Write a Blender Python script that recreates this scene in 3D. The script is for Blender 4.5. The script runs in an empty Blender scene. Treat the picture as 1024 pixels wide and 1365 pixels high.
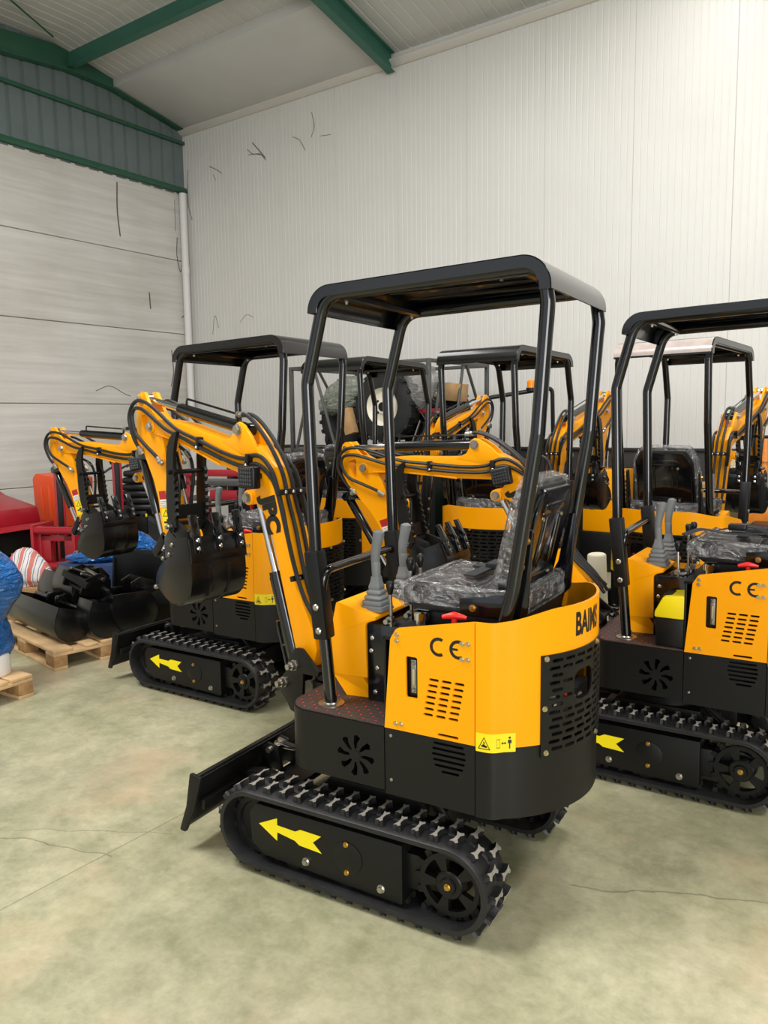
import bpy, bmesh, math, random
from mathutils import Vector, Matrix
random.seed(7)
R = math.radians
PI = math.pi
SC = bpy.context.scene
COL = SC.collection

# ------------------------------------------------------------------ helpers
def link(o, parent=None, mat4=None):
    COL.objects.link(o)
    if parent is not None:
        o.parent = parent
    if mat4 is not None:
        o.matrix_basis = mat4
    return o

def empty(name, label, cat, loc=(0, 0, 0), rz=0.0, group=None):
    o = bpy.data.objects.new(name, None)
    o.empty_display_size = 0.1
    o.location = loc
    o.rotation_euler = (0, 0, rz)
    COL.objects.link(o)
    return tag(o, label, cat, group)

def tag(o, label, cat, group=None):
    o['label'] = label
    o['category'] = cat
    if group:
        o['group'] = group
    return o

def struct(o):
    o['kind'] = 'structure'
    return o

def finish(bm, name, mats, bevel=0.0, seg=2, smooth=True, ang=32, tri=False):
    """bmesh -> mesh datablock"""
    bmesh.ops.recalc_face_normals(bm, faces=bm.faces[:])
    if bevel > 0:
        es = [e for e in bm.edges if len(e.link_faces) == 2 and e.calc_face_angle(0) > R(28)]
        if es:
            bmesh.ops.bevel(bm, geom=es, offset=bevel, segments=seg, profile=0.5, affect='EDGES', clamp_overlap=True)
    if smooth:
        for f in bm.faces:
            f.smooth = True
        for e in bm.edges:
            if len(e.link_faces) == 2 and e.calc_face_angle(0) > R(ang):
                e.smooth = False
    me = bpy.data.meshes.new(name)
    bm.to_mesh(me)
    bm.free()
    if not isinstance(mats, (list, tuple)):
        mats = [mats]
    for m in mats:
        me.materials.append(m)
    return me

def obj(name, bm, mats, parent=None, mat4=None, **k):
    me = bm if isinstance(bm, bpy.types.Mesh) else finish(bm, name, mats, **k)
    return link(bpy.data.objects.new(name, me), parent, mat4)

CACHE = {}
def shared(key, fn):
    if key not in CACHE:
        CACHE[key] = fn()
    return CACHE[key]

def new():
    return bmesh.new()

def box(bm, x0, x1, y0, y1, z0, z1, mi=0, M=None):
    vs = [bm.verts.new((x, y, z)) for x in (x0, x1) for y in (y0, y1) for z in (z0, z1)]
    if M is not None:
        for v in vs:
            v.co = M @ v.co
    fs = []
    for a in ((0, 1, 3, 2), (4, 6, 7, 5), (0, 4, 5, 1), (2, 3, 7, 6), (0, 2, 6, 4), (1, 5, 7, 3)):
        f = bm.faces.new([vs[i] for i in a])
        f.material_index = mi
        fs.append(f)
    return vs

def prism(bm, poly, a0, a1, axis='y', mi=0, M=None):
    """poly in the plane across axis, extruded from a0 to a1.  axis y: (x,z); axis z: (x,y); axis x: (y,z)"""
    def P(p, a):
        if axis == 'y':
            v = Vector((p[0], a, p[1]))
        elif axis == 'z':
            v = Vector((p[0], p[1], a))
        else:
            v = Vector((a, p[0], p[1]))
        return M @ v if M is not None else v
    A = [bm.verts.new(P(p, a0)) for p in poly]
    B = [bm.verts.new(P(p, a1)) for p in poly]
    n = len(poly)
    fs = [bm.faces.new(A), bm.faces.new(B[::-1])]
    for i in range(n):
        fs.append(bm.faces.new((A[i], B[i], B[(i + 1) % n], A[(i + 1) % n])))
    for f in fs:
        f.material_index = mi
    return A + B

def frame_of(d):
    d = d.normalized()
    h = Vector((0, 0, 1)) if abs(d.z) < 0.9 else Vector((1, 0, 0))
    a = d.cross(h).normalized()
    return a, d.cross(a).normalized()

def cyl(bm, p, q, r, n=16, r2=None, mi=0, caps=True):
    p, q = Vector(p), Vector(q)
    r2 = r if r2 is None else r2
    a, b = frame_of(q - p)
    A = [bm.verts.new(p + (a * math.cos(t) + b * math.sin(t)) * r) for t in [2 * PI * i / n for i in range(n)]]
    B = [bm.verts.new(q + (a * math.cos(t) + b * math.sin(t)) * r2) for t in [2 * PI * i / n for i in range(n)]]
    fs = [bm.faces.new((A[i], A[(i + 1) % n], B[(i + 1) % n], B[i])) for i in range(n)]
    if caps:
        fs += [bm.faces.new(A[::-1]), bm.faces.new(B)]
    for f in fs:
        f.material_index = mi

def lathe(bm, prof, p, d, n=24, mi=0, loop=False):
    """prof: list of (along, radius) about the axis p + d*along"""
    p, d = Vector(p), Vector(d).normalized()
    a, b = frame_of(d)
    rings = []
    for s, r in prof:
        if r < 1e-6:
            rings.append([bm.verts.new(p + d * s)])
        else:
            rings.append([bm.verts.new(p + d * s + (a * math.cos(2 * PI * i / n) + b * math.sin(2 * PI * i / n)) * r) for i in range(n)])
    for A, B in zip(rings, rings[1:]):
        for i in range(n):
            j = (i + 1) % n
            if len(A) == 1 and len(B) == 1:
                continue
            if len(A) == 1:
                f = bm.faces.new((A[0], B[j], B[i]))
            elif len(B) == 1:
                f = bm.faces.new((A[i], A[j], B[0]))
            else:
                f = bm.faces.new((A[i], A[j], B[j], B[i]))
            f.material_index = mi
    if loop:
        A, B = rings[-1], rings[0]
        for i in range(n):
            bm.faces.new((A[i], A[(i + 1) % n], B[(i + 1) % n], B[i])).material_index = mi
        return
    if len(rings[0]) > 1:
        bm.faces.new(rings[0][::-1]).material_index = mi
    if len(rings[-1]) > 1:
        bm.faces.new(rings[-1]).material_index = mi

def fillet(pts, r, n=5):
    pts = [Vector(p) for p in pts]
    out = [pts[0]]
    for i in range(1, len(pts) - 1):
        p, a, b = pts[i], pts[i - 1], pts[i + 1]
        da, db = (a - p), (b - p)
        la, lb = da.length, db.length
        ang = da.angle(db)
        if ang > R(176):
            out.append(p)
            continue
        t = min(r / math.tan(ang / 2), la * 0.48, lb * 0.48)
        A, B = p + da.normalized() * t, p + db.normalized() * t
        for k in range(n + 1):
            s = k / n
            out.append(A * (1 - s) ** 2 + p * 2 * s * (1 - s) + B * s * s)
    out.append(pts[-1])
    return out

def spline(pts, n=6):
    pts = [Vector(p) for p in pts]
    P = [pts[0] * 2 - pts[1]] + pts + [pts[-1] * 2 - pts[-2]]
    out = []
    for i in range(1, len(P) - 2):
        a, b, c, d = P[i - 1], P[i], P[i + 1], P[i + 2]
        for k in range(n):
            t = k / n
            out.append(0.5 * (2 * b + (c - a) * t + (2 * a - 5 * b + 4 * c - d) * t * t + (3 * b - a - 3 * c + d) * t ** 3))
    out.append(pts[-1])
    return out

def tube(bm, pts, r, n=10, mi=0, caps=True):
    pts = [Vector(p) for p in pts]
    rs = r if isinstance(r, (list, tuple)) else [r] * len(pts)
    t0 = (pts[1] - pts[0]).normalized()
    a, b = frame_of(t0)
    rings = []
    for i, p in enumerate(pts):
        t = (pts[min(i + 1, len(pts) - 1)] - pts[max(i - 1, 0)]).normalized()
        a = (a - t * a.dot(t)).normalized()
        b = t.cross(a)
        rings.append([bm.verts.new(p + (a * math.cos(2 * PI * k / n) + b * math.sin(2 * PI * k / n)) * rs[i]) for k in range(n)])
    for A, B in zip(rings, rings[1:]):
        for k in range(n):
            bm.faces.new((A[k], A[(k + 1) % n], B[(k + 1) % n], B[k])).material_index = mi
    if caps:
        bm.faces.new(rings[0][::-1]).material_index = mi
        bm.faces.new(rings[-1]).material_index = mi

def hexbolt(bm, p, d, r=0.011, h=0.009, mi=0):
    p, d = Vector(p), Vector(d).normalized()
    cyl(bm, p, p + d * 0.003, r * 1.35, 14, mi=mi)
    cyl(bm, p + d * 0.003, p + d * (0.003 + h), r, 6, mi=mi)

def capsule2d(cx, cy, L, r, n=6):
    """horizontal capsule outline"""
    h = L / 2 - r
    return [(cx + h + r * math.cos(t), cy + r * math.sin(t)) for t in [-PI / 2 + PI * i / n for i in range(n + 1)]] + \
           [(cx - h - r * math.cos(t), cy - r * math.sin(t)) for t in [-PI / 2 + PI * i / n for i in range(n + 1)]]

def rrect(x0, x1, y0, y1, r, n=5):
    out = []
    for cx, cy, a in ((x1 - r, y0 + r, -90), (x1 - r, y1 - r, 0), (x0 + r, y1 - r, 90), (x0 + r, y0 + r, 180)):
        for i in range(n + 1):
            t = R(a + 90 * i / n)
            out.append((cx + r * math.cos(t), cy + r * math.sin(t)))
    return out

def rpoly(pts, r, n=4):
    """rounded polygon (2d)"""
    out = []
    m = len(pts)
    for i in range(m):
        p, a, b = Vector(pts[i] + (0,)), Vector(pts[i - 1] + (0,)), Vector(pts[(i + 1) % m] + (0,))
        da, db = a - p, b - p
        ang = da.angle(db)
        rr = r[i] if isinstance(r, (list, tuple)) else r
        if rr <= 0 or ang > R(170):
            out.append((p.x, p.y))
            continue
        t = min(rr / math.tan(ang / 2), da.length * 0.45, db.length * 0.45)
        A, B = p + da.normalized() * t, p + db.normalized() * t
        for k in range(n + 1):
            s = k / n
            q = A * (1 - s) ** 2 + p * 2 * s * (1 - s) + B * s * s
            out.append((q.x, q.y))
    return out

def boolean_cut(bm, cutter):
    """bm minus cutter (both bmesh) -> bmesh, by a modifier that is evaluated and thrown away"""
    ms = []
    for b in (bm, cutter):
        bmesh.ops.recalc_face_normals(b, faces=b.faces[:])
        me = bpy.data.meshes.new('tmp')
        b.to_mesh(me)
        b.free()
        ms.append(bpy.data.objects.new('tmp', me))
        COL.objects.link(ms[-1])
    md = ms[0].modifiers.new('b', 'BOOLEAN')
    md.operation = 'DIFFERENCE'
    md.object = ms[1]
    md.solver = 'EXACT'
    md.use_self = True
    dg = bpy.context.evaluated_depsgraph_get()
    me = bpy.data.meshes.new_from_object(ms[0].evaluated_get(dg))
    out = new()
    out.from_mesh(me)
    for o in ms:
        d = o.data
        bpy.data.objects.remove(o)
        bpy.data.meshes.remove(d)
    bpy.data.meshes.remove(me)
    return out

def text_bm(s, size=1.0, bold=0.0, extrude=0.0, shear=0.0, sx=1.0, align='LEFT'):
    cu = bpy.data.curves.new('txt', 'FONT')
    cu.body = s
    cu.size = size
    cu.offset = bold
    cu.extrude = extrude
    cu.shear = shear
    cu.align_x = align
    cu.resolution_u = 4
    o = bpy.data.objects.new('txt', cu)
    COL.objects.link(o)
    dg = bpy.context.evaluated_depsgraph_get()
    me = bpy.data.meshes.new_from_object(o.evaluated_get(dg))
    bm = new()
    bm.from_mesh(me)
    bpy.data.objects.remove(o)
    bpy.data.curves.remove(cu)
    bpy.data.meshes.remove(me)
    for v in bm.verts:
        v.co.x *= sx
    return bm

def merge(bm, other, M=None):
    """append bmesh other into bm"""
    me = bpy.data.meshes.new('m')
    other.to_mesh(me)
    other.free()
    if M is not None:
        me.transform(M)
    bm.from_mesh(me)
    bpy.data.meshes.remove(me)
# ------------------------------------------------------------------ materials
def lin(c):
    return tuple(((v / 255) / 12.92 if v / 255 <= 0.04045 else ((v / 255 + 0.055) / 1.055) ** 2.4) for v in c)

def mat(name, rgb, rough=0.5, metal=0.0, coat=0.0, noise=0.0, nscale=8.0, bump=0.0, bscale=120.0, spec=0.5, rvar=0.0, alpha=1.0, emit=None, aniso=None):
    m = bpy.data.materials.new(name)
    m.use_nodes = True
    nt = m.node_tree
    b = nt.nodes['Principled BSDF']
    c = lin(rgb)
    b.inputs['Base Color'].default_value = (*c, 1)
    b.inputs['Roughness'].default_value = rough
    b.inputs['Metallic'].default_value = metal
    b.inputs['Coat Weight'].default_value = coat
    b.inputs['Coat Roughness'].default_value = 0.08
    b.inputs['Specular IOR Level'].default_value = spec
    b.inputs['Alpha'].default_value = alpha
    tc = nt.nodes.new('ShaderNodeTexCoord')
    if noise or rvar:
        n = nt.nodes.new('ShaderNodeTexNoise')
        n.inputs['Scale'].default_value = nscale
        n.inputs['Detail'].default_value = 6
        nt.links.new(tc.outputs['Object'], n.inputs['Vector'])
        if noise:
            r = nt.nodes.new('ShaderNodeValToRGB')
            r.color_ramp.elements[0].position = 0.3
            r.color_ramp.elements[1].position = 0.7
            r.color_ramp.elements[0].color = (*[v * (1 - noise) for v in c], 1)
            r.color_ramp.elements[1].color = (*[min(1, v * (1 + noise)) for v in c], 1)
            nt.links.new(n.outputs['Fac'], r.inputs['Fac'])
            nt.links.new(r.outputs['Color'], b.inputs['Base Color'])
        if rvar:
            mr = nt.nodes.new('ShaderNodeMapRange')
            mr.inputs['To Min'].default_value = max(0, rough - rvar)
            mr.inputs['To Max'].default_value = min(1, rough + rvar)
            nt.links.new(n.outputs['Fac'], mr.inputs['Value'])
            nt.links.new(mr.outputs['Result'], b.inputs['Roughness'])
    if bump:
        n2 = nt.nodes.new('ShaderNodeTexNoise')
        n2.inputs['Scale'].default_value = bscale
        n2.inputs['Detail'].default_value = 3
        nt.links.new(tc.outputs['Object'], n2.inputs['Vector'])
        bp = nt.nodes.new('ShaderNodeBump')
        bp.inputs['Strength'].default_value = bump
        bp.inputs['Distance'].default_value = 0.01
        nt.links.new(n2.outputs['Fac'], bp.inputs['Height'])
        nt.links.new(bp.outputs['Normal'], b.inputs['Normal'])
    return m

BKT = mat('black_bucket_paint', (11, 11, 12), 0.24, bump=0.06, bscale=60)
YEL = mat('yellow_paint', (246, 161, 0), 0.36, coat=0.08, spec=0.22, noise=0.03, nscale=3)
BLK = mat('black_powder_coat', (13, 13, 12), 0.42, spec=0.35, bump=0.05, bscale=500, rvar=0.06, nscale=12)
GLB = mat('black_gloss_paint', (9, 10, 13), 0.14, coat=0.3)
SHT = mat('black_canopy_sheet', (9, 9, 10), 0.24, coat=0.35)
PLS = mat('black_plastic', (14, 14, 15), 0.38, spec=0.4)
DRK = mat('dark_cavity', (12, 12, 12), 0.8)
RUB = mat('track_rubber', (24, 24, 25), 0.5, noise=0.35, nscale=14, bump=0.1, bscale=160)
LUG = mat('track_lug_face', (138, 133, 124), 0.6, noise=0.15, nscale=60)
HOS = mat('hose_rubber', (24, 24, 25), 0.45, bump=0.12, bscale=400)
STL = mat('steel', (176, 172, 164), 0.3, metal=0.95, noise=0.1, nscale=40)
CHR = mat('chrome_rod', (215, 215, 218), 0.08, metal=1.0)
ZIN = mat('zinc_bolt', (196, 184, 150), 0.28, metal=0.9)
GLD = mat('gold_bolt', (196, 160, 84), 0.3, metal=0.9)
GRY = mat('grey_grip_rubber', (112, 115, 116), 0.55, bump=0.1, bscale=300)
RED = mat('red_plastic', (214, 34, 28), 0.35)
WHT = mat('white_print', (226, 224, 216), 0.5)
STK = mat('yellow_sticker', (238, 214, 10), 0.45)
ARW = mat('arrow_sticker', (240, 218, 8), 0.45)
INK = mat('black_print', (14, 13, 13), 0.5)
REDP = mat('red_print', (168, 26, 28), 0.5)
VINYL = mat('seat_vinyl', (26, 26, 28), 0.38, bump=0.15, bscale=220)
BELT = mat('seat_belt_webbing', (44, 45, 48), 0.7)
GAUGE = mat('gauge_glass', (170, 160, 128), 0.2)
AMB = mat('amber_lens', (240, 140, 14), 0.25)
CARD = mat('cardboard', (176, 140, 96), 0.85, noise=0.1, nscale=12)
WOOD = mat('pallet_wood', (196, 162, 118), 0.8, noise=0.22, nscale=7, bump=0.2, bscale=60)
WOODD = mat('pallet_end_grain', (158, 122, 80), 0.85, noise=0.25, nscale=22)
TYRE = mat('tyre_rubber', (30, 31, 31), 0.75, noise=0.3, nscale=10)
CREAM = mat('cream_rim', (228, 222, 204), 0.45)
FRM = mat('crate_steel', (84, 84, 82), 0.5, metal=0.3, noise=0.15, nscale=15)
CRED = mat('crimson_paint', (158, 18, 34), 0.35, coat=0.2, noise=0.06, nscale=4)
ORG = mat('orange_paint', (232, 84, 38), 0.4, coat=0.1, noise=0.05, nscale=4)
ORG2 = mat('machine_orange', (222, 132, 44), 0.4, noise=0.12, nscale=14)
GRN = mat('green_paint', (50, 132, 72), 0.4)
BLUP = mat('blue_pallet', (36, 62, 104), 0.6, noise=0.15, nscale=9)
BEI = mat('beige_panel', (214, 196, 150), 0.6)
BEAM = mat('green_beam_paint', (52, 104, 88), 0.5, noise=0.08, nscale=4)
BEAMD = mat('green_trim_paint', (44, 92, 70), 0.5, noise=0.08, nscale=4)
CLAD = mat('grey_green_cladding', (108, 120, 120), 0.5, noise=0.06, nscale=3)
PIPE = mat('white_pipe', (226, 224, 222), 0.4)
CREAMP = mat('cream_plastic', (212, 206, 182), 0.6, noise=0.05, nscale=6)

def wrap_mat(name, rgb, base_rough=0.2, alpha=1.0, strength=0.9, scale=14, dist=0.03):
    """crumpled film: glossy with a strong wrinkle bump"""
    m = mat(name, rgb, base_rough)
    nt = m.node_tree
    b = nt.nodes['Principled BSDF']
    tc = nt.nodes.new('ShaderNodeTexCoord')
    mp = nt.nodes.new('ShaderNodeMapping')
    mp.inputs['Scale'].default_value = (1, 1, 2.6)
    n = nt.nodes.new('ShaderNodeTexNoise')
    n.inputs['Scale'].default_value = scale
    n.inputs['Detail'].default_value = 8
    n.inputs['Distortion'].default_value = 1.6
    bp = nt.nodes.new('ShaderNodeBump')
    bp.inputs['Strength'].default_value = strength
    bp.inputs['Distance'].default_value = dist
    nt.links.new(tc.outputs['Object'], mp.inputs['Vector'])
    nt.links.new(mp.outputs['Vector'], n.inputs['Vector'])
    nt.links.new(n.outputs['Fac'], bp.inputs['Height'])
    nt.links.new(bp.outputs['Normal'], b.inputs['Normal'])
    b.inputs['Alpha'].default_value = alpha
    b.inputs['Coat Weight'].default_value = 0.5
    return m
BLUW = wrap_mat('blue_stretch_wrap', (24, 112, 196), 0.14, strength=1.0, scale=9, dist=0.16)
CLRW = wrap_mat('clear_plastic_film', (206, 206, 204), 0.14, alpha=0.5, scale=10, dist=0.15)
GRNW = wrap_mat('greenish_film', (168, 176, 158), 0.18, alpha=0.72, scale=7, dist=0.15)
def film_mat(name, base, var):
    """clear crinkled film: mostly see-through, sharp glints on the creases"""
    m = bpy.data.materials.new(name)
    m.use_nodes = True
    nt = m.node_tree
    nt.nodes.remove(nt.nodes['Principled BSDF'])
    out = nt.nodes['Material Output']
    tr = nt.nodes.new('ShaderNodeBsdfTransparent')
    tr.inputs['Color'].default_value = (0.93, 0.93, 0.93, 1)
    gl = nt.nodes.new('ShaderNodeBsdfPrincipled')
    gl.inputs['Base Color'].default_value = (0.75, 0.75, 0.76, 1)
    gl.inputs['Metallic'].default_value = 0.75
    gl.inputs['Roughness'].default_value = 0.16
    tc = nt.nodes.new('ShaderNodeTexCoord')
    n = nt.nodes.new('ShaderNodeTexNoise')
    n.inputs['Scale'].default_value = 16
    n.inputs['Detail'].default_value = 6
    n.inputs['Distortion'].default_value = 1.8
    bp = nt.nodes.new('ShaderNodeBump')
    bp.inputs['Strength'].default_value = 1.0
    bp.inputs['Distance'].default_value = 0.05
    mr = nt.nodes.new('ShaderNodeMapRange')
    mr.inputs['From Min'].default_value = 0.35
    mr.inputs['From Max'].default_value = 0.7
    mr.inputs['To Min'].default_value = base
    mr.inputs['To Max'].default_value = base + var
    mx = nt.nodes.new('ShaderNodeMixShader')
    L = nt.links.new
    L(tc.outputs['Object'], n.inputs['Vector'])
    L(n.outputs['Fac'], bp.inputs['Height'])
    L(bp.outputs['Normal'], gl.inputs['Normal'])
    L(n.outputs['Fac'], mr.inputs['Value'])
    L(mr.outputs['Result'], mx.inputs['Fac'])
    L(tr.outputs[0], mx.inputs[1])
    L(gl.outputs[0], mx.inputs[2])
    L(mx.outputs[0], out.inputs['Surface'])
    return m
SEATW = film_mat('seat_plastic_film', 0.14, 0.40)

def striped_bag():
    m = mat('striped_bag_cloth', (214, 208, 204), 0.6)
    nt = m.node_tree
    b = nt.nodes['Principled BSDF']
    tc = nt.nodes.new('ShaderNodeTexCoord')
    w = nt.nodes.new('ShaderNodeTexWave')
    w.inputs['Scale'].default_value = 3.2
    w.inputs['Distortion'].default_value = 2.0
    r = nt.nodes.new('ShaderNodeValToRGB')
    r.color_ramp.interpolation = 'CONSTANT'
    e = r.color_ramp.elements
    e[0].position, e[0].color = 0.0, (*lin((196, 110, 100)), 1)
    e[1].position, e[1].color = 0.28, (*lin((214, 208, 204)), 1)
    x = e.new(0.62); x.color = (*lin((96, 104, 140)), 1)
    x = e.new(0.8); x.color = (*lin((214, 208, 204)), 1)
    nt.links.new(tc.outputs['Object'], w.inputs['Vector'])
    nt.links.new(w.outputs['Fac'], r.inputs['Fac'])
    nt.links.new(r.outputs['Color'], b.inputs['Base Color'])
    return m
BAG = striped_bag()

def N(nt, t, **k):
    n = nt.nodes.new(t)
    for a, v in k.items():
        setattr(n, a, v)
    return n

def math_node(nt, op, a, b=None):
    n = nt.nodes.new('ShaderNodeMath')
    n.operation = op
    for i, v in enumerate((a, b)):
        if v is None:
            continue
        if isinstance(v, (int, float)):
            n.inputs[i].default_value = v
        else:
            nt.links.new(v, n.inputs[i])
    return n.outputs[0]

def mat_quilt():
    """dark brown quilted floor mat with red stitch dots on a diamond grid"""
    m = mat('quilted_mat', (56, 42, 38), 0.5)
    nt = m.node_tree
    b = nt.nodes['Principled BSDF']
    tc = N(nt, 'ShaderNodeTexCoord')
    sp = N(nt, 'ShaderNodeSeparateXYZ')
    nt.links.new(tc.outputs['Object'], sp.inputs[0])
    k = 1 / 0.052
    u = math_node(nt, 'MULTIPLY', math_node(nt, 'ADD', sp.outputs[0], sp.outputs[1]), k)
    v = math_node(nt, 'MULTIPLY', math_node(nt, 'SUBTRACT', sp.outputs[0], sp.outputs[1]), k)
    fu = math_node(nt, 'SUBTRACT', math_node(nt, 'FRACT', u), 0.5)
    fv = math_node(nt, 'SUBTRACT', math_node(nt, 'FRACT', v), 0.5)
    au, av = math_node(nt, 'ABSOLUTE', fu), math_node(nt, 'ABSOLUTE', fv)
    line = math_node(nt, 'MAXIMUM', au, av)
    isline = math_node(nt, 'GREATER_THAN', line, 0.465)
    dot = math_node(nt, 'MULTIPLY', math_node(nt, 'GREATER_THAN', au, 0.41), math_node(nt, 'GREATER_THAN', av, 0.41))
    mx = N(nt, 'ShaderNodeMixRGB')
    mx.inputs[1].default_value = (*lin((60, 46, 41)), 1)
    mx.inputs[2].default_value = (*lin((36, 24, 22)), 1)
    nt.links.new(isline, mx.inputs[0])
    mx2 = N(nt, 'ShaderNodeMixRGB')
    mx2.inputs[2].default_value = (*lin((206, 44, 50)), 1)
    nt.links.new(dot, mx2.inputs[0])
    nt.links.new(mx.outputs[0], mx2.inputs[1])
    nt.links.new(mx2.outputs[0], b.inputs['Base Color'])
    bp = N(nt, 'ShaderNodeBump')
    bp.inputs['Strength'].default_value = 0.6
    bp.inputs['Distance'].default_value = 0.004
    nt.links.new(math_node(nt, 'SUBTRACT', 1.0, math_node(nt, 'POWER', line, 3.0)), bp.inputs['Height'])
    nt.links.new(bp.outputs['Normal'], b.inputs['Normal'])
    return m
QUILT = mat_quilt()

def mat_floor():
    m = mat('floor_concrete', (190, 186, 152), 0.32)
    nt = m.node_tree
    b = nt.nodes['Principled BSDF']
    tc = N(nt, 'ShaderNodeTexCoord')
    n1 = N(nt, 'ShaderNodeTexNoise'); n1.inputs['Scale'].default_value = 1.1; n1.inputs['Detail'].default_value = 14; n1.inputs['Roughness'].default_value = 0.68
    n2 = N(nt, 'ShaderNodeTexNoise'); n2.inputs['Scale'].default_value = 6.0; n2.inputs['Detail'].default_value = 12; n2.inputs['Roughness'].default_value = 0.7; n2.inputs['Distortion'].default_value = 0.25
    n3 = N(nt, 'ShaderNodeTexNoise'); n3.inputs['Scale'].default_value = 1.7; n3.inputs['Detail'].default_value = 4
    for n in (n1, n2, n3):
        nt.links.new(tc.outputs['Object'], n.inputs['Vector'])
    r1 = N(nt, 'ShaderNodeValToRGB')
    e = r1.color_ramp.elements
    e[0].position, e[0].color = 0.34, (*lin((130, 132, 102)), 1)
    e[1].position, e[1].color = 0.66, (*lin((192, 185, 156)), 1)
    x = e.new(0.5); x.color = (*lin((164, 161, 127)), 1)
    nt.links.new(n1.outputs['Fac'], r1.inputs['Fac'])
    r2 = N(nt, 'ShaderNodeValToRGB')
    e = r2.color_ramp.elements
    e[0].position, e[0].color = 0.35, (*lin((128, 128, 102)), 1)
    e[1].position, e[1].color = 0.7, (*lin((202, 195, 166)), 1)
    nt.links.new(n2.outputs['Fac'], r2.inputs['Fac'])
    mx = N(nt, 'ShaderNodeMixRGB'); mx.inputs[0].default_value = 0.45
    nt.links.new(r1.outputs['Color'], mx.inputs[1]); nt.links.new(r2.outputs['Color'], mx.inputs[2])
    n5 = N(nt, 'ShaderNodeTexNoise'); n5.inputs['Scale'].default_value = 26.0; n5.inputs['Detail'].default_value = 10; n5.inputs['Roughness'].default_value = 0.75
    nt.links.new(tc.outputs['Object'], n5.inputs['Vector'])
    r5 = N(nt, 'ShaderNodeValToRGB')
    r5.color_ramp.elements[0].position = 0.36; r5.color_ramp.elements[0].color = (0.80, 0.81, 0.80, 1)
    r5.color_ramp.elements[1].position = 0.60; r5.color_ramp.elements[1].color = (1, 1, 1, 1)
    nt.links.new(n5.outputs['Fac'], r5.inputs['Fac'])
    mf = N(nt, 'ShaderNodeMixRGB'); mf.blend_type = 'MULTIPLY'; mf.inputs[0].default_value = 0.8
    nt.links.new(mx.outputs[0], mf.inputs[1]); nt.links.new(r5.outputs['Color'], mf.inputs[2])
    mx = mf
    # pinkish-tan patches
    r3 = N(nt, 'ShaderNodeValToRGB')
    r3.color_ramp.elements[0].position = 0.54
    r3.color_ramp.elements[1].position = 0.72
    nt.links.new(n3.outputs['Fac'], r3.inputs['Fac'])
    mx2 = N(nt, 'ShaderNodeMixRGB')
    f = math_node(nt, 'MULTIPLY', r3.outputs['Color'], 0.5)
    nt.links.new(f, mx2.inputs[0])
    nt.links.new(mx.outputs[0], mx2.inputs[1])
    mx2.inputs[2].default_value = (*lin((194, 166, 136)), 1)
    # saw-cut joints (object space x = along the back wall, y = towards it) and two hairline cracks
    sp = N(nt, 'ShaderNodeSeparateXYZ')
    nt.links.new(tc.outputs['Object'], sp.inputs[0])
    n4 = N(nt, 'ShaderNodeTexNoise'); n4.inputs['Scale'].default_value = 3.0; n4.inputs['Detail'].default_value = 5
    nt.links.new(tc.outputs['Object'], n4.inputs['Vector'])
    wob = math_node(nt, 'MULTIPLY', math_node(nt, 'SUBTRACT', n4.outputs['Fac'], 0.5), 0.16)
    def seg(a, b, c, w, wobble, lim):
        # |a x + b y - c| < w   limited to a range along the line
        d = math_node(nt, 'SUBTRACT', math_node(nt, 'ADD', math_node(nt, 'MULTIPLY', sp.outputs[0], a), math_node(nt, 'MULTIPLY', sp.outputs[1], b)), c)
        if wobble:
            d = math_node(nt, 'ADD', d, wob)
        hit = math_node(nt, 'LESS_THAN', math_node(nt, 'ABSOLUTE', d), w)
        if lim:
            s = math_node(nt, 'ADD', math_node(nt, 'MULTIPLY', sp.outputs[0], -b), math_node(nt, 'MULTIPLY', sp.outputs[1], a))
            hit = math_node(nt, 'MULTIPLY', hit, math_node(nt, 'MULTIPLY', math_node(nt, 'GREATER_THAN', s, lim[0]), math_node(nt, 'LESS_THAN', s, lim[1])))
        return hit
    lines = FLOOR_LINES
    tot = None
    for a in lines:
        h = seg(*a)
        tot = h if tot is None else math_node(nt, 'MAXIMUM', tot, h)
    mx3 = N(nt, 'ShaderNodeMixRGB')
    nt.links.new(math_node(nt, 'MULTIPLY', tot, 0.45), mx3.inputs[0])
    nt.links.new(mx2.outputs[0], mx3.inputs[1])
    mx3.inputs[2].default_value = (*lin((74, 62, 50)), 1)
    nt.links.new(mx3.outputs[0], b.inputs['Base Color'])
    mr = N(nt, 'ShaderNodeMapRange')
    mr.inputs['To Min'].default_value = 0.22
    mr.inputs['To Max'].default_value = 0.5
    nt.links.new(n2.outputs['Fac'], mr.inputs['Value'])
    nt.links.new(mr.outputs['Result'], b.inputs['Roughness'])
    bp = N(nt, 'ShaderNodeBump'); bp.inputs['Strength'].default_value = 0.08; bp.inputs['Distance'].default_value = 0.01
    nt.links.new(n2.outputs['Fac'], bp.inputs['Height'])
    nt.links.new(bp.outputs['Normal'], b.inputs['Normal'])
    return m

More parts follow.
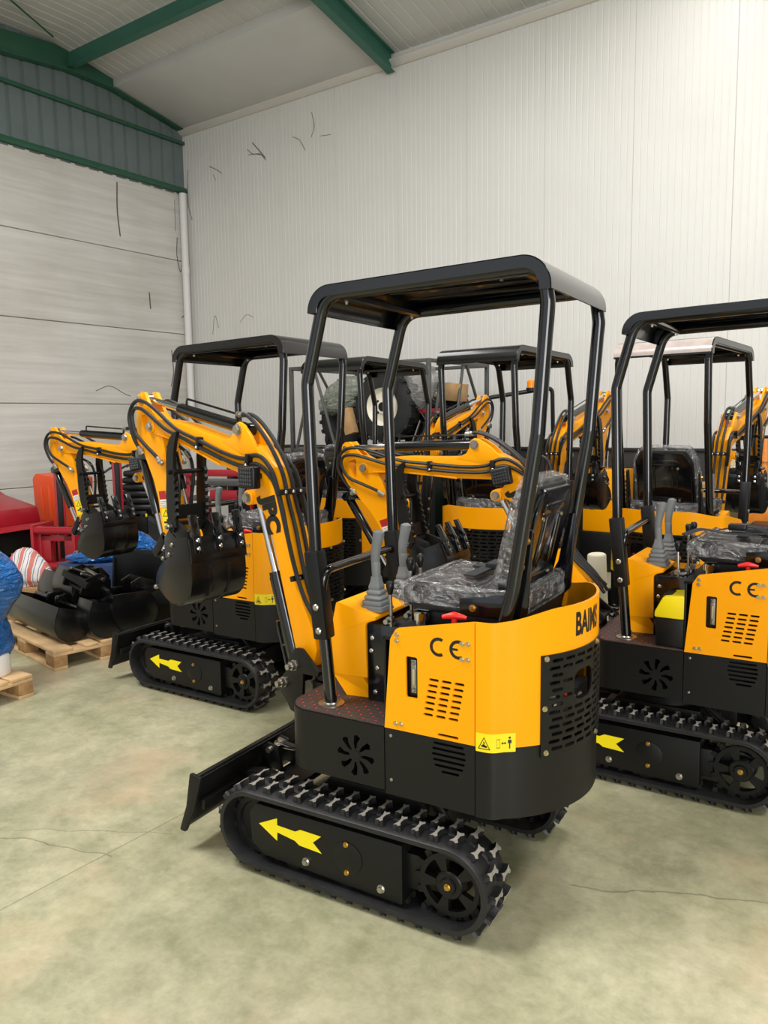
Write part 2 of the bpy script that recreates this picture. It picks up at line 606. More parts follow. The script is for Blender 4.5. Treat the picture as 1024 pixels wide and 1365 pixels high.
def mat_concrete_wall():
    """board-marked precast panels: long horizontal streaks"""
    m = mat('precast_concrete', (186, 180, 172), 0.8)
    nt = m.node_tree
    b = nt.nodes['Principled BSDF']
    tc = N(nt, 'ShaderNodeTexCoord')
    mp = N(nt, 'ShaderNodeMapping'); mp.inputs['Scale'].default_value = (1, 0.35, 7)
    nt.links.new(tc.outputs['Object'], mp.inputs['Vector'])
    n1 = N(nt, 'ShaderNodeTexNoise'); n1.inputs['Scale'].default_value = 1.6; n1.inputs['Detail'].default_value = 8; n1.inputs['Roughness'].default_value = 0.65
    nt.links.new(mp.outputs['Vector'], n1.inputs['Vector'])
    n2 = N(nt, 'ShaderNodeTexNoise'); n2.inputs['Scale'].default_value = 0.7; n2.inputs['Detail'].default_value = 5
    nt.links.new(tc.outputs['Object'], n2.inputs['Vector'])
    r = N(nt, 'ShaderNodeValToRGB')
    e = r.color_ramp.elements
    e[0].position, e[0].color = 0.28, (*lin((198, 194, 188)), 1)
    e[1].position, e[1].color = 0.66, (*lin((222, 219, 214)), 1)
    nt.links.new(n1.outputs['Fac'], r.inputs['Fac'])
    mx = N(nt, 'ShaderNodeMixRGB'); mx.blend_type = 'MULTIPLY'
    mx.inputs[0].default_value = 0.45
    r2 = N(nt, 'ShaderNodeValToRGB')
    r2.color_ramp.elements[0].position = 0.35; r2.color_ramp.elements[0].color = (0.74, 0.72, 0.66, 1)
    r2.color_ramp.elements[1].position = 0.6; r2.color_ramp.elements[1].color = (1, 1, 1, 1)
    nt.links.new(n2.outputs['Fac'], r2.inputs['Fac'])
    nt.links.new(r.outputs['Color'], mx.inputs[1]); nt.links.new(r2.outputs['Color'], mx.inputs[2])
    nt.links.new(mx.outputs[0], b.inputs['Base Color'])
    bp = N(nt, 'ShaderNodeBump'); bp.inputs['Strength'].default_value = 0.25; bp.inputs['Distance'].default_value = 0.02
    nt.links.new(n1.outputs['Fac'], bp.inputs['Height'])
    nt.links.new(bp.outputs['Normal'], b.inputs['Normal'])
    return m
CONC = mat_concrete_wall()
PANEL = mat('white_sandwich_panel', (214, 212, 207), 0.40, noise=0.02, nscale=1.5)
PSEAM = mat('panel_seam', (168, 162, 152), 0.7)
CEILP = mat('white_ceiling_panel', (200, 199, 196), 0.5, noise=0.03, nscale=2)
# ------------------------------------------------------------------ camera and hall
CAM_H, CAM_F, CAM_P, CAM_R = 1.75, 1041.55, 0.1171188, -0.0135046
def make_camera():
    cd = bpy.data.cameras.new('camera')
    cd.sensor_fit = 'VERTICAL'
    cd.sensor_height = 36.0
    cd.lens = 36.0 * CAM_F / 1365.0
    cd.clip_end = 200
    o = bpy.data.objects.new('camera', cd)
    fw = Vector((0, math.cos(CAM_P), -math.sin(CAM_P)))
    up0 = Vector((0, math.sin(CAM_P), math.cos(CAM_P)))
    rt0 = Vector((1, 0, 0))
    rt = rt0 * math.cos(CAM_R) + up0 * math.sin(CAM_R)
    up = -rt0 * math.sin(CAM_R) + up0 * math.cos(CAM_R)
    m = Matrix((rt, up, -fw)).transposed().to_4x4()
    m.translation = (0, 0, CAM_H)
    o.matrix_world = m
    COL.objects.link(o)
    SC.camera = o
make_camera()

# hall axes: local x runs along the back wall (to the right), local y points at the back wall (wall at y = 0)
HALL = Matrix.Translation((-3.2543, 13.5632, 0)) @ Matrix.Rotation(-0.616647, 4, 'Z')
FLOOR_LINES = [
    (1.0, -0.0025, 7.83, 0.0032, False, None),
    (0.3167, -0.9485, 9.50, 0.004, True, (4.55, 5.1)),
    (0.5647, -0.8253, 10.33, 0.003, True, (1.8, 2.5)),
    (0.4418, -0.8971, 10.05, 0.005, True, (5.6, 6.5)),
]
FLOORM = mat_floor()

def hall(name, bm, mats, **k):
    return struct(obj(name, bm, mats, None, HALL, **k))

def build_hall():
    bm = new(); box(bm, -0.4, 22, -22, 0.4, -0.2, 0.0)
    hall('floor', bm, FLOORM)
    # back wall: white sandwich panels with fine vertical ribs, real relief
    bm = new()
    prof = []
    x, i = 0.0, 0
    while x < 22:
        seam = (i % 14 == 0)
        w, d = (0.010, 0.007) if seam else (0.016, 0.0034)
        prof += [(x, 0.0, 0), (x + 0.004, d, 1 if seam else 0), (x + w - 0.004, d, 0), (x + w, 0.0, 0)]
        x += 0.0765; i += 1
    prof.append((22, 0, 0))
    vs = [(bm.verts.new((a, b, -0.02)), bm.verts.new((a, b, 6.75))) for a, b, s in prof]
    for k in range(len(vs) - 1):
        f = bm.faces.new((vs[k][0], vs[k + 1][0], vs[k + 1][1], vs[k][1]))
        f.material_index = prof[k][2]
    box(bm, -0.05, 22, 0.012, 0.1, -0.02, 6.75)
    hall('wall_back', bm, [PANEL, PSEAM], smooth=False)
    # left wall: precast concrete panels with open joints
    bm = new()
    zs = [-0.02, 0.87, 2.05, 3.23, 4.43, 5.53]
    for a, b in zip(zs, zs[1:]):
        box(bm, -0.2, 0, -22, 0.05, a + 0.005, b - 0.005)
    hall('wall_left', bm, CONC, bevel=0.006, seg=1)
    bm = new(); box(bm, -0.2, -0.03, -22, 0.05, -0.02, 5.53)
    hall('trim_1', bm, mat('joint_backing', (150, 141, 130), 0.9))  # grey-brown backing behind the panels, its own colour showing in the joints
    # gable cladding above the concrete
    bm = new()
    y = 0.06
    pr = []
    while y > -22:
        pr += [(y, 0.0), (y - 0.02, -0.028), (y - 0.06, -0.028), (y - 0.08, 0.0)] if False else [(y, -0.03), (y - 0.035, -0.03), (y - 0.05, 0.0), (y - 0.22, 0.0), (y - 0.235, -0.03)]
        y -= 0.235
    vs = [(bm.verts.new((b, a, 5.5)), bm.verts.new((b, a, 7.3))) for a, b in pr]
    for k in range(len(vs) - 1):
        bm.faces.new((vs[k][0], vs[k + 1][0], vs[k + 1][1], vs[k][1]))
    hall('wall_left_gable', bm, CLAD, smooth=False)
    bm = new()
    box(bm, -0.02, 0.07, -22, 0.0, 5.53, 5.60)
    box(bm, -0.02, 0.05, -22, 0.0, 5.60, 5.615)
    hall('trim_2', bm, BEAMD, bevel=0.004)
    bm = new(); box(bm, 0.0, 0.06, -22, 0.0, 6.30, 6.35)
    hall('trim_3', bm, BEAMD, bevel=0.004)
    # gable beam that follows the roof
    bm = new()
    lo = [(0.0, 6.50), (-1.39, 6.739), (-2.13, 6.757), (-3.07, 6.66), (-22, 6.5)]
    hi = [(0.0, 6.57), (-1.38, 6.881), (-2.06, 7.016), (-2.32, 7.042), (-3.05, 6.958), (-22, 6.8)]
    prism(bm, lo + hi[::-1], -0.02, 0.09, axis='x')
    prism(bm, [(a, b - 0.012) for a, b in lo] + [(a, b + 0.004) for a, b in lo[::-1]], 0.0, 0.15, axis='x')
    hall('beam_gable', bm, BEAMD, bevel=0.004)
    # roof sheets
    bm = new()
    def rz(y):
        return 6.62 - 0.19 * y if y > -2.35 else 7.066
    yy = [0.0, -2.35, -22]
    n = 0
    x = -0.1
    pr = []
    while x < 22:
        pr += [(x, 0.0), (x + 0.13, 0.0), (x + 0.138, 0.006), (x + 0.150, 0.006), (x + 0.158, 0.0)]
        x += 0.166
    rows = [[bm.verts.new((a, yv, rz(yv) + b)) for a, b in pr] for yv in yy]
    for r0, r1 in zip(rows, rows[1:]):
        for k in range(len(pr) - 1):
            bm.faces.new((r0[k], r0[k + 1], r1[k + 1], r1[k]))
    hall('ceiling', bm, CEILP, smooth=False)
    # the white boarded strip along the eaves in the first bay
    bm = new()
    poly = [(0.0, 6.50), (-1.37, 6.76), (-1.37, 6.885), (0.0, 6.62)]
    prism(bm, poly, 0.09, 4.22, axis='x')
    hall('ceiling_eaves', bm, CEILP, bevel=0.004)
    bm = new(); box(bm, 0.0, 22, -0.03, 0.0, 6.44, 6.56)
    prism(bm, [(-0.03, 6.44), (-0.10, 6.50), (-0.10, 6.52), (-0.03, 6.56)], 0.0, 22, axis='x')
    hall('trim_4', bm, mat('white_flashing', (214, 210, 202), 0.45), bevel=0.003)
    # rafters (I sections running down to the eaves) and one purlin
    for x in (4.24, 8.9, 13.6, 18.2):
        bm = new()
        def sl(y0, y1, x0, x1, h0, h1):
            pts = [(y0, 6.60 - 0.19 * y0 + h0), (y1, 6.60 - 0.19 * y1 + h0), (y1, 6.60 - 0.19 * y1 + h1), (y0, 6.60 - 0.19 * y0 + h1)]
            prism(bm, pts, x0, x1, axis='x')
        for y0, y1 in ((-0.05, -2.35),):
            sl(y0, y1, x - 0.004, x + 0.004, -0.24, 0.0)
            sl(y0, y1, x - 0.06, x + 0.06, -0.252, -0.24)
            sl(y0, y1, x - 0.06, x + 0.06, -0.012, 0.0)
        box(bm, x - 0.06, x + 0.06, -20, -2.35, 6.794, 6.81)
        box(bm, x - 0.004, x + 0.004, -20, -2.35, 6.80, 7.05)
        hall('beam_rafter', bm, BEAM, bevel=0.002, seg=1)
    for yv, z in ((-2.1, 7.0), (-4.2, 7.06), (-7.0, 7.06)):
        bm = new()
        box(bm, 0.05, 22, yv - 0.005, yv + 0.005, z - 0.2, z)
        box(bm, 0.05, 22, yv - 0.055, yv + 0.055, z - 0.212, z - 0.2)
        hall('beam_purlin', bm, BEAM, bevel=0.002, seg=1)
    # thin bracing rod under the roof
    bm = new(); tube(bm, [(0.35, -2.5, 6.99), (2.4, -6.5, 6.99)], 0.012, 8)
    hall('beam_brace', bm, BEAMD)
    # rain pipe in the corner
    bm = new()
    tube(bm, [(0.10, -0.13, 0.0), (0.10, -0.13, 5.5)], 0.058, 16)
    for z in (1.1, 2.7, 4.2):
        cyl(bm, (0.10, -0.13, z), (0.10, -0.13, z + 0.12), 0.064, 16)
    tag(obj('rain_pipe', bm, PIPE, None, HALL), 'white vertical rain pipe in the far corner of the hall', 'pipe')
    # old scuffs and hairline cracks on the two walls
    def strokes(name, lst, plane, rgb):
        bm = new()
        for pts, w in lst:
            P = spline([(a, -0.002, b) if plane == 'y' else (0.002, a, b) for a, b in pts], 5)
            tube(bm, P, w, 5)
        hall(name, bm, mat(name + '_stain', rgb, 0.9))
    strokes('scuff_marks', [([(1.48, 5.95), (1.60, 5.86), (1.75, 5.83), (1.86, 5.72)], .006), ([(1.60, 6.02), (1.72, 5.90), (1.86, 5.75)], .009), ([(1.50, 5.86), (1.68, 5.84), (1.84, 5.78)], .005), ([(.62, 5.86), (.78, 5.78), (.90, 5.70)], .006), ([(.70, 5.72), (.76, 5.62)], .005), ([(2.42, 5.94), (2.56, 5.86), (2.66, 5.70)], .005), ([(2.80, 6.2), (2.84, 6.0), (2.78, 5.86)], .005), ([(2.95, 5.84), (3.15, 5.82)], .004), ([(.10, 5.9), (.08, 5.4), (.16, 5.1)], .006), ([(1.2, 3.35), (1.35, 3.45), (1.5, 3.40)], .004), ([(.55, 3.2), (.62, 3.5), (.70, 3.3)], .004)], 'y', (120, 114, 104))
    strokes('wall_cracks', [([(-1.33, 5.42), (-1.35, 5.0), (-1.32, 4.62)], .010), ([(-.20, 4.8), (-.22, 4.5), (-.16, 4.25), (-.10, 4.45)], .007), ([(-.22, 5.4), (-.23, 4.9)], .004), ([(-.82, 3.84), (-.81, 3.58)], .010), ([(-.18, 3.5), (-.08, 3.56), (0, 3.5)], .008), ([(-.42, 2.95), (-.40, 2.6), (-.46, 2.35)], .008), ([(-1.9, 2.25), (-1.65, 2.33), (-1.4, 2.22), (-1.28, 2.18)], .005)], 'x', (104, 96, 88))
    # dark low boarding along the foot of the back wall
    bm = new()
    box(bm, 1.2, 22, -0.10, -0.02, 0.0, 1.37)
    for k in range(12):
        box(bm, 1.2 + 1.7 * k, 1.24 + 1.7 * k, -0.115, -0.10, 0.0, 1.37)
    box(bm, 1.2, 22, -0.13, -0.02, 1.36, 1.39)
    hall('wall_back_boarding', bm, mat('black_boarding', (40, 40, 40), 0.55), bevel=0.003)
    # right-hand wall, far outside the frame, so that the hall closes on that side
    bm = new(); box(bm, 22, 22.2, -22, 0.4, -0.02, 7.2)
    hall('wall_right', bm, PANEL)
build_hall()
# ------------------------------------------------------------------ mini excavator  (x forward, y left, z up; origin under the swing centre)
# rear hood plan curve: from the left door seam round the back to the right one
def hood_path():
    pts = [(-0.500, 0.390), (-0.520, 0.390), (-0.543, 0.3885), (-0.557, 0.384), (-0.568, 0.377)]
    Rr, cx, a0 = 0.424, -0.360, 57.5
    m = 34
    for i in range(m + 1):
        a = R(a0 - 2 * a0 * i / m)
        pts.append((cx - Rr * math.cos(a), Rr * math.sin(a)))
    pts += [(-0.568, -0.377), (-0.557, -0.384), (-0.543, -0.3885), (-0.520, -0.390), (-0.500, -0.390)]
    return [Vector((a, b, 0)) for a, b in pts]
HP = hood_path()
HL = [0.0]
for a, b in zip(HP, HP[1:]):
    HL.append(HL[-1] + (b - a).length)

def hood_at(s):
    """point and outward normal on the hood plan curve at arc length s"""
    s = max(0, min(HL[-1] - 1e-6, s))
    i = max(k for k in range(len(HL) - 1) if HL[k] <= s)
    t = (s - HL[i]) / (HL[i + 1] - HL[i])
    p = HP[i].lerp(HP[i + 1], t)
    def nrm(k):
        d = HP[min(k + 1, len(HP) - 1)] - HP[max(k - 1, 0)]
        return Vector((d.y, -d.x, 0)).normalized() * 1.0
    n = nrm(i).lerp(nrm(i + 1), t).normalized()
    c = Vector((-0.30, 0, 0))
    if n.dot(p - c) < 0:
        n = -n
    return p, n

def on_hood(bm, off, s0=0.0):
    """bend a flat bmesh (x = along the hood from s0, y = height, z = thickness) onto the hood"""
    for v in bm.verts:
        p, n = hood_at(s0 + v.co.x)
        q = p + n * (off + v.co.z)
        v.co = (q.x, q.y, v.co.y)

def s_of_y(y):
    best = min(range(len(HP)), key=lambda i: (abs(HP[i].y - y)))
    return HL[best]

def shell(bm, cols, zs, skip=lambda i, j: False, th=0.008, off=0.0, mi=0):
    """sheet that follows the hood curve; cols are arc lengths, zs a list of functions of s"""
    def V(s, j, o):
        p, n = hood_at(s)
        q = p + n * (off - o)
        return bm.verts.new((q.x, q.y, zs[j](s)))
    A = [[V(s, j, 0) for j in range(len(zs))] for s in cols]
    Bv = [[V(s, j, th) for j in range(len(zs))] for s in cols]
    nc, nz = len(cols), len(zs)
    on = [[0 <= i < nc - 1 and 0 <= j < nz - 1 and not skip(i, j) for j in range(-1, nz)] for i in range(-1, nc)]
    def ison(i, j):
        return on[i + 1][j + 1]
    for i in range(nc - 1):
        for j in range(nz - 1):
            if not ison(i, j):
                continue
            fs = [bm.faces.new((A[i][j], A[i + 1][j], A[i + 1][j + 1], A[i][j + 1])),
                  bm.faces.new((Bv[i][j], Bv[i][j + 1], Bv[i + 1][j + 1], Bv[i + 1][j]))]
            if not ison(i, j - 1):
                fs.append(bm.faces.new((A[i][j], Bv[i][j], Bv[i + 1][j], A[i + 1][j])))
            if not ison(i, j + 1):
                fs.append(bm.faces.new((A[i][j + 1], A[i + 1][j + 1], Bv[i + 1][j + 1], Bv[i][j + 1])))
            if not ison(i - 1, j):
                fs.append(bm.faces.new((A[i][j], A[i][j + 1], Bv[i][j + 1], Bv[i][j])))
            if not ison(i + 1, j):
                fs.append(bm.faces.new((A[i + 1][j], Bv[i + 1][j], Bv[i + 1][j + 1], A[i + 1][j + 1])))
            for f in fs:
                f.material_index = mi
    bmesh.ops.delete(bm, geom=[v for v in bm.verts if not v.link_faces], context='VERTS')

# ---- undercarriage -------------------------------------------------------
TR, TZ, TH = 0.155, 0.178, 0.415          # belt outer radius, axle height, half wheelbase
TLEN = 4 * TH + 2 * PI * TR
def track_pos(s, n):
    """s along the belt from the top front going backwards; n outward offset -> x, z, tangent angle"""
    s = s % TLEN
    L = 2 * TH
    if s < L:
        return TH - s, TZ + TR + n, PI
    s -= L
    if s < PI * TR:
        a = PI / 2 + s / TR
        return -TH + (TR + n) * math.cos(a), TZ + (TR + n) * math.sin(a), a + PI / 2
    s -= PI * TR
    if s < L:
        return -TH + s, TZ - TR - n, 0.0
    s -= L
    a = -PI / 2 + s / TR
    return TH + (TR + n) * math.cos(a), TZ + (TR + n) * math.sin(a), a + PI / 2

LUGP = [(-.017, -.033), (-.003, -.029), (.009, -.036), (.016, -.026), (.006, -.012), (.006, .012), (.016, .026), (.009, .036), (-.003, .029), (-.017, .033), (-.008, .012), (-.008, -.012)]
def mesh_track():
    bm = new()
    n = 148
    w, t = 0.090, 0.020
    sec = [(-w, -t), (-w, -0.004), (-w + 0.006, 0.0), (-0.008, 0.001), (0, -0.003), (0.008, 0.001), (w - 0.006, 0.0), (w, -0.004), (w, -t), (w - 0.02, -t - 0.004), (-w + 0.02, -t - 0.004)]
    rings = []
    for i in range(n):
        r = []
        for yy, nn in sec:
            x, z, _ = track_pos(TLEN * i / n, nn)
            r.append(bm.verts.new((x, yy, z)))
        rings.append(r)
    m = len(sec)
    for i in range(n):
        a, b = rings[i], rings[(i + 1) % n]
        for k in range(m):
            bm.faces.new((a[k], a[(k + 1) % m], b[(k + 1) % m], b[k]))
    pitch = TLEN / 37
    for k in range(37):
        for row, yc in ((0, 0.037), (1, -0.043)):
            s0 = (k + 0.5 * row) * pitch
            lo, hi = [], []
            for (a, b) in LUGP:
                x, z, _ = track_pos(s0 + a * 1.0, -0.004)
                lo.append(bm.verts.new((x, yc + b * 1.06, z)))
                x, z, _ = track_pos(s0 + a * 0.80, 0.023)
                hi.append(bm.verts.new((x, yc + b, z)))
            q = len(LUGP)
            for j in range(q):
                bm.faces.new((lo[j], lo[(j + 1) % q], hi[(j + 1) % q], hi[j]))
            bm.faces.new(hi).material_index = 1
        # inner guide horns
        for yc in (-0.02, 0.02):
            s0 = k * pitch
            c = []
            for nn, h in ((-0.018, 0.013), (-0.045, 0.007)):
                for a, b in ((-h, -0.008), (h, -0.008), (h, 0.008), (-h, 0.008)):
                    x, z, _ = track_pos(s0 + a, nn)
                    c.append(bm.verts.new((x, yc + b, z)))
            for j in range(4):
                bm.faces.new((c[j], c[(j + 1) % 4], c[4 + (j + 1) % 4], c[4 + j]))
            bm.faces.new(c[4:8])
    return finish(bm, 'track', [RUB, LUG], ang=40)

def wheel_bm(r, w, holes, hr0, hr1, y0):
    """disc with window holes, axis y, centred at the origin"""
    bm = new()
    cyl(bm, (0, y0, 0), (0, y0 + w, 0), r, 40)
    c = new()
    for k in range(holes):
        a0, a1 = 2 * PI * (k + 0.14) / holes, 2 * PI * (k + 0.78) / holes
        pts = [(hr1 * math.cos(a0 + (a1 - a0) * i / 6), hr1 * math.sin(a0 + (a1 - a0) * i / 6)) for i in range(7)]
        pts += [(hr0 * math.cos(a1 - (a1 - a0) * i / 3), hr0 * math.sin(a1 - (a1 - a0) * i / 3)) for i in range(4)]
        prism(c, pts, y0 - 0.02, y0 + w + 0.02)
    return boolean_cut(bm, c)

def mesh_sprocket():
    bm = wheel_bm(0.112, 0.022, 5, 0.048, 0.094, -0.011)
    ring = []
    T = 15
    g = []
    for k in range(T):
        for da, rr in ((-0.30, 0.112), (-0.18, 0.134), (0.18, 0.134), (0.30, 0.112)):
            a = 2 * PI * (k + da) / T
            g.append((rr * math.cos(a), rr * math.sin(a)))
    outer = [(bm.verts.new((a, -0.012, b)), bm.verts.new((a, 0.004, b))) for a, b in g]
    inner = [(bm.verts.new((a * 0.1 / math.hypot(a, b), -0.012, b * 0.1 / math.hypot(a, b))), bm.verts.new((a * 0.1 / math.hypot(a, b), 0.004, b * 0.1 / math.hypot(a, b)))) for a, b in g]
    q = len(g)
    for k in range(q):
        j = (k + 1) % q
        for A, Bq in ((outer, inner),):
            bm.faces.new((A[k][0], A[j][0], A[j][1], A[k][1]))
            bm.faces.new((Bq[k][0], Bq[k][1], Bq[j][1], Bq[j][0]))
            bm.faces.new((A[k][1], A[j][1], Bq[j][1], Bq[k][1]))
            bm.faces.new((A[k][0], Bq[k][0], Bq[j][0], A[j][0]))
    lathe(bm, [(-0.06, 0.05), (0.012, 0.05), (0.016, 0.046), (0.016, 0.03), (0.024, 0.026), (0.024, 0.0)], (0, 0, 0), (0, 1, 0), 28)
    hexbolt(bm, (0, 0.024, 0), (0, 1, 0), 0.009, 0.007, mi=1)
    return finish(bm, 'sprocket', [BLK, GLD], ang=30)

def mesh_idler():
    bm = new()
    lathe(bm, [(-0.035, 0.0), (-0.035, 0.118), (-0.012, 0.128), (0.012, 0.128), (0.035, 0.118), (0.035, 0.095), (0.024, 0.09), (0.024, 0.04), (0.036, 0.036), (0.036, 0.0)], (0, 0, 0), (0, 1, 0), 36)
    return finish(bm, 'idler', BLK, ang=30)

def mesh_trackframe(sg):
    bm = new()
    y0, y1 = (0.30, 0.438) if sg > 0 else (-0.438, -0.30)
    poly = rpoly([(-0.245, 0.062), (0.36, 0.080), (0.425, 0.12), (0.432, 0.24), (0.40, 0.283), (-0.245, 0.283)], [0.01, 0.03, 0.03, 0.03, 0.02, 0.008])
    prism(bm, poly, y0, y1)
    return finish(bm, 'track_frame', BLK, bevel=0.004)

ARROW = [(.385, .205), (.297, .247), (.297, .219), (.212, .216), (.189, .229), (.094, .227), (.132, .194), (.093, .161), (.195, .166), (.215, .179), (.297, .191), (.299, .156)]

def mesh_simple(fill, mats, **k):
    bm = new()
    fill(bm)
    return finish(bm, 'part', mats, **k)

def PART(key, fill, mats, parent, name, mat4=None, **k):
    """a part whose mesh is shared by all the machines"""
    me = shared(key, lambda: mesh_simple(fill, mats, **k))
    me.name = name
    return link(bpy.data.objects.new(name, me), parent, mat4)

def undercarriage(root):
    TY = Matrix.Translation
    for sg in (1, -1):
        trk = link(bpy.data.objects.new('track', shared('track', mesh_track)), root, TY((0, 0.37 * sg, 0)))
        fr = link(bpy.data.objects.new('track_frame', shared('tframe%d' % sg, lambda: mesh_trackframe(sg))), root)
        def arrow(bm):
            y = 0.4385 * sg
            prism(bm, ARROW, y, y + 0.0008 * sg)
        ar = PART('arrow%d' % sg, arrow, ARW, fr, 'direction_arrow', smooth=False)
        ar['label'] = 'yellow arrow pointing to the front of the track'
        def cover(bm):
            lathe(bm, [(-0.002, 0.062), (0.003, 0.062), (0.0045, 0.059), (0.0045, 0.0)], (-0.02, 0.438 * sg, 0.175), (0, sg, 0), 36)
        PART('tcover%d' % sg, cover, BLK, fr, 'frame_cover')
        for i, (x, z) in enumerate(((-0.018, 0.229), (-0.019, 0.122))):
            PART('gbolt%d%d' % (sg, i), lambda bm: hexbolt(bm, (x, 0.4425 * sg, z), (0, sg, 0), 0.0075, 0.006), GLD, fr, 'cover_bolt')
        for i, (x, z) in enumerate(((0.165, 0.110), (-0.160, 0.100))):
            PART('abolt%d%d' % (sg, i), lambda bm: hexbolt(bm, (x, 0.438 * sg, z), (0, sg, 0), 0.0115, 0.010), STL, fr, 'axle_nut')
        mir = Matrix.Identity(4) if sg > 0 else Matrix.Rotation(PI, 4, 'Z')
        link(bpy.data.objects.new('sprocket', shared('sprocket', mesh_sprocket)), root, TY((-TH, 0.405 * sg, TZ)) @ mir)
        link(bpy.data.objects.new('idler_wheel', shared('idler', mesh_idler)), root, TY((TH, 0.37 * sg, TZ)) @ mir)
        for x in (0.24, 0.0, -0.2):
            PART('roller', lambda bm: lathe(bm, [(-0.05, 0.0), (-0.05, 0.04), (-0.02, 0.04), (-0.016, 0.028), (0.016, 0.028), (0.02, 0.04), (0.05, 0.04), (0.05, 0.0)], (0, 0, 0), (0, 1, 0), 24), BLK, root, 'track_roller', TY((x, 0.37 * sg, 0.088)))
        def motor(bm):
            lathe(bm, [(0, 0.06), (0.05, 0.065), (0.10, 0.06), (0.12, 0.04), (0.12, 0)], (-TH, 0.36 * sg, TZ), (0, -sg, 0), 24)
            box(bm, -0.30, -0.20, 0.30 * sg, 0.40 * sg, 0.11, 0.24)
            box(bm, -0.42, -0.26, 0.335 * sg, 0.36 * sg, 0.12, 0.24)
        PART('motor%d' % sg, motor, BLK, root, 'drive_motor', bevel=0.003)
    def centre(bm):
        box(bm, -0.26, 0.30, -0.27, 0.27, 0.13, 0.26)
        prism(bm, [(-0.24, 0.26), (0.26, 0.26), (0.20, 0.345), (-0.20, 0.345)], -0.22, 0.22)
        for sg in (1, -1):
            box(bm, -0.22, -0.08, 0.2 * sg, 0.31 * sg, 0.14, 0.25)
            box(bm, 0.10, 0.24, 0.2 * sg, 0.31 * sg, 0.14, 0.25)
    PART('centre', centre, BLK, root, 'undercarriage_frame', bevel=0.005)
    PART('slew', lambda bm: lathe(bm, [(0, 0.0), (0, 0.21), (0.035, 0.21), (0.038, 0.2), (0.06, 0.2), (0.06, 0.23), (0.10, 0.23), (0.10, 0)], (0, 0, 0.342), (0, 0, 1), 40), BLK, root, 'slewing_ring')
    # travel hoses that hang under the house
    for i, pts in enumerate(([(-0.10, 0.10, 0.42), (-0.24, 0.17, 0.31), (-0.36, 0.20, 0.24), (-0.41, 0.25, 0.2)],
                             [(-0.08, 0.14, 0.42), (-0.26, 0.22, 0.36), (-0.33, 0.23, 0.29), (-0.40, 0.25, 0.22)],
                             [(-0.10, -0.10, 0.42), (-0.25, -0.18, 0.31), (-0.36, -0.21, 0.24), (-0.41, -0.25, 0.2)])):
        PART('those%d' % i, lambda bm: tube(bm, spline(pts, 8), 0.012, 8), HOS, root, 'travel_hose')
    # dozer blade, carried just clear of the floor
    def blade(bm):
        front = [(.705, .330), (.716, .275), (.727, .205), (.744, .145), (.770, .102)]
        back = [(.757, .098), (.727, .138), (.706, .200), (.690, .270), (.672, .325)]
        prism(bm, front + back, -0.455, 0.455)
        tube(bm, [(.690, -0.45, .326), (.690, 0.45, .326)], 0.013, 10)
        box(bm, .664, .690, -0.44, 0.44, .19, .23)
    bl = PART('blade', blade, BLK, root, 'dozer_blade', bevel=0.003)
    def ends(bm, y):
        prism(bm, rpoly([(.715, .345), (.742, .20), (.785, .085), (.752, .085), (.70, .19), (.655, .335)], 0.01), y - 0.007, y + 0.007)
    for y in (0.458, -0.458):
        PART('bladeend%.2f' % y, lambda bm: ends(bm, y), BLK, bl, 'end_plate', bevel=0.002)
    def arms(bm):
        for y in (0.16, -0.16):
            prism(bm, [(0.22, .17), (0.69, .17), (0.69, .245), (0.60, .265), (0.22, .235)], y - 0.028, y + 0.028)
        box(bm, 0.44, 0.60, -0.15, 0.15, .18, .21)
        for y in (0.045, -0.045):
            prism(bm, rpoly([(0.56, .21), (0.685, .23), (0.685, .30), (0.645, .335), (0.60, .325)], 0.015), y - 0.006, y + 0.006)
    PART('bladearm', arms, BLK, bl, 'push_arm', bevel=0.004)
    def bcyl(bm):
        cyl(bm, (0.24, 0, 0.315), (0.50, 0, 0.312), 0.030, 20)
        cyl(bm, (0.50, 0, 0.312), (0.64, 0, 0.310), 0.014, 14, mi=1)
        cyl(bm, (0.625, -0.06, 0.31), (0.625, 0.075, 0.31), 0.013, 14, mi=2)
    PART('bladecyl', bcyl, [BLK, CHR, STL], bl, 'blade_cylinder')
    def bh(bm):
        tube(bm, spline([(0.60, 0.02, 0.345), (0.50, 0.075, 0.36), (0.40, 0.10, 0.375), (0.26, 0.09, 0.40)], 8), 0.010, 8)
        cyl(bm, (0.60, 0.02, 0.345), (0.545, 0.05, 0.352), 0.012, 8, mi=1)
        tube(bm, spline([(0.46, 0.0, 0.345), (0.40, 0.05, 0.39), (0.28, 0.06, 0.41)], 8), 0.010, 8)
    PART('bladehose', bh, [HOS, STL], bl, 'blade_hose')

